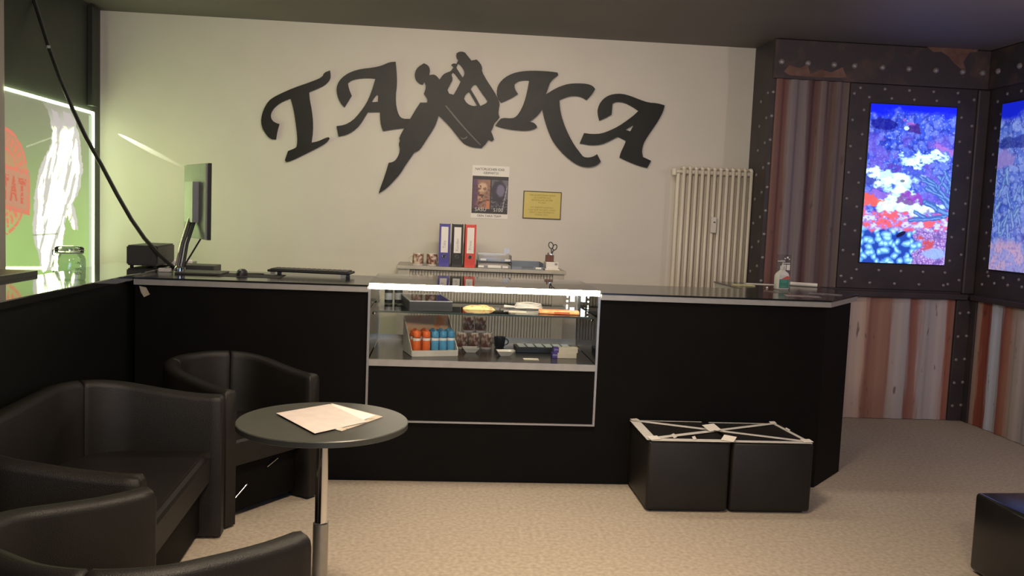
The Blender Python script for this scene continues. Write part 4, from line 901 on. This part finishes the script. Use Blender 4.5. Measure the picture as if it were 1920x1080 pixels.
MB().box((-.012, -.010, .1765), (.012, .010, .186), .003).box((-.034, -.006, .177), (-.010, .006, .184), .002).build('nozzle', M_bw, sn)
MB().box((-.033, -.0302, .012), (.034, -.0292, .066)).build('green_label', mat('label_green', s2l(66, 136, 122), .5, col2=s2l(56, 124, 110), nscale=30), sb_)
MB().slab([(-.022, -.0298, .067), (.034, -.0298, .067), (.034, -.0298, .086), (.018, -.0298, .087)], .0006).build('red_label', mat('label_red', s2l(206, 92, 84), .5), sb_)
for zz in (.058, .048, .020): MB().box((-.026, -.0308, zz), (.020, -.0303, zz+.003)).build('print', mat('label_print', s2l(120, 176, 160), .6), sb_)
st = thing('info_stand', 'clear acrylic info stand with small printed squares behind the sanitizer bottle', 'stand', (2.30, 5.75, ZT+.0005))
MB().box((2.245, 5.75, ZT+.0005), (2.352, 5.80, ZT+.004)).build('foot', M_acrylic, st, True)
pn_ = MB().box((2.245, 5.752, ZT+.0042), (2.352, 5.756, ZT+.215)).build('panel', M_acrylic, st, True)
for a, b in [((2.285, ZT+.112), (2.312, ZT+.148)), ((2.317, ZT+.112), (2.340, ZT+.148)), ((2.285, ZT+.155), (2.340, ZT+.160))]: MB().box((a[0], 5.7505, a[1]), (b[0], 5.7517, b[1])).build('print', M_white, pn_, True)
for x, z_, s_ in [(2.30, .185, .008), (2.315, .19, .012), (2.33, .182, .007)]: MB().box((x, 5.7505, ZT+z_), (x+s_, 5.7517, ZT+z_+s_)).build('print', M_white, pn_, True)
card('sticky_notes', 2.02, 5.72, ZT+.0005, .13, .07, .05, mat('note_yellow', (.58, .56, .30), .7), 'pale yellow sticky note pad on the right counter end', 'notepad', .006)
card('flyer', 2.20, 5.90, ZT+.0005, .20, .09, -.2, M_white, 'white flyer lying behind the sanitizer bottle', 'flyer')
rl = MB().tube([(2.40, 5.88, ZT+.0135), (2.56, 5.80, ZT+.0135)], .013, 12).build('paper_roll', M_white, origin=(2.48, 5.84, ZT)); tag(rl, 'white rolled paper right of the sanitizer bottle', 'roll')
M_fly = mat('flyer_dark', (.10, .07, .06), .35, col2=(.30, .22, .19), nscale=16, lo=.5, hi=.6)
card('flyer', 2.07, 5.26, ZT+.0005, .16, .09, -.4, M_fly, 'reddish printed flyer left of the sanitizer reflection', 'flyer')
card('flyer', 2.13, 5.02, ZT+.0005, .20, .10, -.25, mat('flyer_pink', (.40, .34, .33), .4, col2=(.2, .16, .15), nscale=14), 'pale printed flyer at the front edge of the right counter end', 'flyer')
card('flyer', 2.36, 5.22, ZT+.0005, .19, .10, -.5, mat('flyer_grey', (.34, .31, .33), .4, col2=(.12, .10, .10), nscale=14), 'grey printed flyer at the angled counter corner', 'flyer')
sq = MB().lathe([(.006, 0), (.008, .002), (.006, .008), (.002, .009)], (2.12, 5.56, ZT+.0005), 8).build('bottle_cap', M_white, origin=(2.12, 5.56, ZT)); tag(sq, 'tiny white cap left of the sanitizer bottle', 'cap')

# ================================================================== WAITING AREA
def tub(t, W, D, zarm, zback, th=.075, rc=.25, seat_z=.40, nseat=1, glint_rods=False):
    a = W/2-th/2; xb = -D/2+th/2; pts = []
    n1 = 10
    for i in range(n1): pts.append((D/2+(xb+rc-D/2)*i/n1, -a))
    for i in range(17): an = -math.pi/2-math.pi/2*i/16; pts.append((xb+rc+rc*math.cos(an), -a+rc+rc*math.sin(an)))
    nb_ = max(2, int((2*a-2*rc)/.06))
    for i in range(1, nb_): pts.append((xb, -a+rc+(2*a-2*rc)*i/nb_))
    half = pts[:]
    full = [Vector(p) for p in pts[:n1+17]] + [Vector(p) for p in pts[n1+17:]] + [Vector((p[0], -p[1])) for p in reversed(pts[:n1+17])]
    def zr(p): s = min(1, max(0, (D/2-p.x)/D)); return zarm+(zback-zarm)*(s*s*(3-2*s))
    N = len(full); nor = []
    for i in range(N):
        d = (full[min(i+1, N-1)]-full[max(i-1, 0)]).normalized(); nor.append(Vector((d.y, -d.x)))   # points outward
    def inside_sign():
        return 1
    # make sure the normal points away from the chair centre
    for i in range(N):
        if nor[i].dot(full[i]-Vector((D*.2, 0))) < 0: nor[i] = -nor[i]
    h = th/2; rd_ = .026
    prof = lambda zt_: [(h, .012), (h, .15), (h, zt_*.6), (h, zt_-rd_)] + [(h-rd_+rd_*math.cos(q), zt_-rd_+rd_*math.sin(q)) for q in (R(30), R(60), R(90))] + [(0, zt_+.004)] + [(-h+rd_+rd_*math.cos(q), zt_-rd_+rd_*math.sin(q)) for q in (R(90), R(120), R(150))] + [(-h, zt_-rd_), (-h, zt_*.6), (-h, .15), (-h, .012)]
    cutA, cutB = n1+9, N-1-(n1+9)
    for nm, i0, i1 in (('arm_panel', 0, cutA), ('back_panel', cutA, cutB), ('arm_panel', cutB, N-1)):
        bm = bmesh.new(); rings = []
        idx = list(range(i0, i1+1))
        def ring(i, f=1.0, adv=0.0, dz=0):
            p, nn = full[i], nor[i]; tg_ = (full[min(i+1, N-1)]-full[max(i-1, 0)]).normalized()
            return [bm.verts.new((p.x+nn.x*q*f+tg_.x*adv, p.y+nn.y*q*f+tg_.y*adv, (zz if zz < .1 else zz-dz))) for q, zz in prof(zr(p))]
        g0 = .004
        rings.append(ring(i0, .78 if i0 == 0 else .90, (-.014 if i0 == 0 else g0*.3), .014 if i0 == 0 else .006))
        rings.append(ring(i0, 1, (-.003 if i0 == 0 else g0*2)))
        for i in idx[1:-1]: rings.append(ring(i))
        rings.append(ring(i1, 1, (.003 if i1 == N-1 else -g0*2)))
        rings.append(ring(i1, .78 if i1 == N-1 else .90, (.014 if i1 == N-1 else -g0*.3), .014 if i1 == N-1 else .006))
        k = len(rings[0])
        for r0, r1 in zip(rings, rings[1:]):
            for q in range(k): bm.faces.new((r0[q], r0[(q+1) % k], r1[(q+1) % k], r1[q]))
        bm.faces.new(rings[0]); bm.faces.new(list(reversed(rings[-1])))
        bmesh.ops.recalc_face_normals(bm, faces=bm.faces); me = bpy.data.meshes.new(nm); bm.to_mesh(me); bm.free()
        finish(nm, me, M_leather, t, smooth=50)
    inner = [full[i]-nor[i]*(h+.003) for i in range(N)]
    poly = [(D/2-.03, inner[0].y)] + [(p.x, p.y) for p in inner[1:-1]] + [(D/2-.03, inner[-1].y)]
    b = MB(); b.prism(poly, seat_z-.13, seat_z)
    bmesh.ops.bevel(b.bm, geom=[e for e in b.bm.edges if abs(e.verts[0].co.z-e.verts[1].co.z) < 1e-5 and e.verts[0].co.z > seat_z-.05], offset=.028, segments=3, affect='EDGES')
    b.build('seat', M_leather, t, smooth=40)
    aw = abs(inner[0].y)-.006
    MB().box((D/2-.14, -aw, .035), (D/2-.075, aw, seat_z-.135), .004).build('front_apron', M_black, t)
    for sx in (-1, 1):
        for xx in (D/2-.07, -D/2+.20):
            MB().lathe([(.018, 0), (.022, .003), (.022, .0118)], (xx, sx*a, 0.0), 12).build('foot', M_dark, t)
    if glint_rods:  # chrome rods added to stand in for glints on the leather front
        MB().tube([(D/2-.068, -.17, .10), (D/2-.066, -.10, .15)], .004, 8).build('glint_rod', M_chrome, t, smooth=60)
        MB().tube([(D/2-.068, .03, .205), (D/2-.066, .10, .235)], .004, 8).build('glint_rod', M_chrome, t, smooth=60)
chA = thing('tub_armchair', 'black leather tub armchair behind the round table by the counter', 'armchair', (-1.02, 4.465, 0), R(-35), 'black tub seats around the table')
tub(chA, .62, .60, .645, .72, glint_rods=True)
sf = thing('tub_sofa', 'wide black leather tub sofa with its back to the side counter', 'sofa', (-1.255, 3.355, 0), R(2), 'black tub seats around the table')
tub(sf, 1.27, .66, .645, .72, rc=.27)
chD = thing('tub_armchair', 'black leather tub armchair in the foreground, cut by the lower left edge', 'armchair', (-.775, 2.205, 0), R(55), 'black tub seats around the table')
tub(chD, .69, .64, .645, .705)
# round table
tb = thing('bistro_table', 'round dark table on a chrome pedestal', 'table', (-.392, 3.14, 0))
TZ = .74; TR = .30
MB().lathe([(TR-.004, TZ-.022), (TR, TZ-.020), (TR, TZ-.003), (TR-.003, TZ)], seg=72).build('table_top', mat('table_black', (.046, .047, .041), .40, col2=(.040, .041, .036), nscale=12), tb, smooth=40)
MB().lathe([(.022, .36), (.022, TZ-.032)], seg=28).build('column', M_chrome, tb, smooth=40)
MB().lathe([(.0275, .03), (.0275, .365), (.023, .369)], seg=28).build('column_sleeve', mat('sleeve_satin', (.42, .41, .38), .35, .9), tb, smooth=40)
MB().lathe([(.07, TZ-.0315), (.07, TZ-.0225)], seg=28).build('mount_plate', M_dark, tb, smooth=40)
MB().lathe([(.225, 0), (.225, .006), (.10, .018), (.035, .03)], seg=56).build('base_plate', M_dark, tb, smooth=30)
def sheet_on(z, quad, m_, label, name, t_=.0012):
    pts = [onZ(x, y, z) for x, y in quad]; c = sum(pts, Vector())/len(pts)
    o = MB().prism([(p.x, p.y) for p in pts], z, z+t_).build(name, m_, origin=(c.x, c.y, z)); return tag(o, label, 'paper')
M_leaf = mat('leaflet', (.50, .44, .36), .6, col2=(.16, .14, .12), nscale=30, detail=5, lo=.54, hi=.66)
sheet_on(TZ+.0008, [(570, 790), (622, 757), (718, 782), (640, 809)], M_leaf, 'printed leaflet mostly under the white sheet on the round table', 'leaflet', .002)
sheet_on(TZ+.0032, [(560, 786), (625, 758), (704, 779), (632, 806)], M_white, 'second white sheet between leaflet and top sheet on the round table', 'paper_sheet')
sheet_on(TZ+.0052, [(518, 775), (618, 758), (688, 791), (590, 813)], mat('paper_pink', (.62, .55, .52), .7), 'white blank sheet lying on top of the papers on the round table', 'paper_sheet')

# ottomans
def ottoman(x, y, w__, d__, h__, rot, label, group=None, lm=None):
    t = thing('ottoman', label, 'ottoman', (x, y, 0), rot, group)
    MB().box((-w__/2, -d__/2, .012), (w__/2, d__/2, h__), .018, 3).build('cube', lm or M_leather, t, smooth=40)
    MB().box((-w__/2+.03, -d__/2+.03, .0), (w__/2-.03, d__/2-.03, .0118)).build('base', M_dark, t)
    return t
OH = .375; OY = 4.58; OD = .445; OW = .432
o1 = ottoman(1.312, OY, OW, OD, OH, 0, 'black leather cube ottoman taped over, left of the pair at the counter', 'taped ottomans at the counter')
o2 = ottoman(1.752, OY, OW, OD, OH, 0, 'black leather cube ottoman taped over, right of the pair at the counter', 'taped ottomans at the counter')
def tape(par, a, b, wd=.028, z=OH+.001, t_=.0012, mtl=None):
    a, b = Vector((*a, z)), Vector((*b, z)); d = (b-a).normalized(); n_ = Vector((-d.y, d.x, 0))*wd/2
    return MB().slab([a-n_, b-n_, b+n_, a+n_], t_).build('tape_strip', mtl or M_tape, par, True)
X0, X1, XM = 1.312-OW/2, 1.752+OW/2, 1.532; Ya, Yb_ = OY-OD/2, OY+OD/2
gx0, gx1 = 1.312+OW/2-.001, 1.752-OW/2+.001
tape(o1, (X0+.02, Ya+.01), (X0+.02, Yb_-.01), .055); tape(o1, (X0+.01, Ya+.015), (gx0, Ya+.015), .05, OH+.0025); tape(o1, (X0+.01, Yb_-.018), (gx0-.03, Yb_-.018), .012, OH+.0025)
tape(o2, (gx1, Ya+.018), (X1-.01, Ya+.018), .038); tape(o2, (gx1, Yb_-.02), (X1-.05, Yb_-.02), .014); tape(o2, (X1-.055, Yb_-.02), (X1-.02, Ya+.03), .022, OH+.0025)
midy = OY-.005
def lerp2(a, b, x): t_ = (x-a[0])/(b[0]-a[0]); return (x, a[1]+(b[1]-a[1])*t_)
dA, dB = (X0+.03, Yb_-.03), (X1-.03, Ya+.03); eA, eB = (X0+.05, Ya+.04), (X1-.06, Yb_-.03)
tape(o1, dA, lerp2(dA, dB, gx0), .036, OH+.004); tape(o2, lerp2(dA, dB, gx1), dB, .034, OH+.004)
tape(o1, eA, lerp2(eA, eB, gx0), .036, OH+.0055); tape(o2, lerp2(eA, eB, gx1), eB, .030, OH+.0055)
M_tapew = mat('tape_fresh', (.74, .70, .64), .5)
def flap(par, x, y, s, rz, tilt, z=OH+.008):
    MB().box((-s, -s*.7, 0), (s, s*.7, .0015)).xf(Matrix.Translation((x, y, z)) @ Matrix.Rotation(rz, 4, 'Z') @ Matrix.Rotation(tilt, 4, 'X')).build('tape_flap', M_tapew, par, True)
flap(o1, gx0-.035, midy+.01, .044, .5, .35, OH+.020); flap(o1, gx0-.012, midy-.03, .022, -.6, -.3, OH+.012); flap(o1, gx0-.010, Ya+.015, .034, -.7, .4, OH+.016); flap(o1, X0+.03, Ya+.02, .03, .3, .2, OH+.010)
flap(o1, X0+.14, Ya+.045, .018, .9, .7, OH+.016); flap(o1, X0+.24, Ya+.02, .013, .7, .9, OH+.014); flap(o1, X0+.02, Yb_-.02, .022, .4, .1); flap(o2, X1-.06, Yb_-.02, .018, .2, .3); flap(o2, X1-.03, Ya+.03, .028, .2, .15); flap(o2, X1-.035, OY+.05, .018, 1.1, .4)
o3 = ottoman(2.62, 3.43, .44, .44, .36, R(3), 'black leather cube ottoman cut by the right edge', lm=mat('polished_leather', (.014, .013, .013), .20, col2=(.011, .0105, .0105), nscale=9, bump=.1, bscale=300))
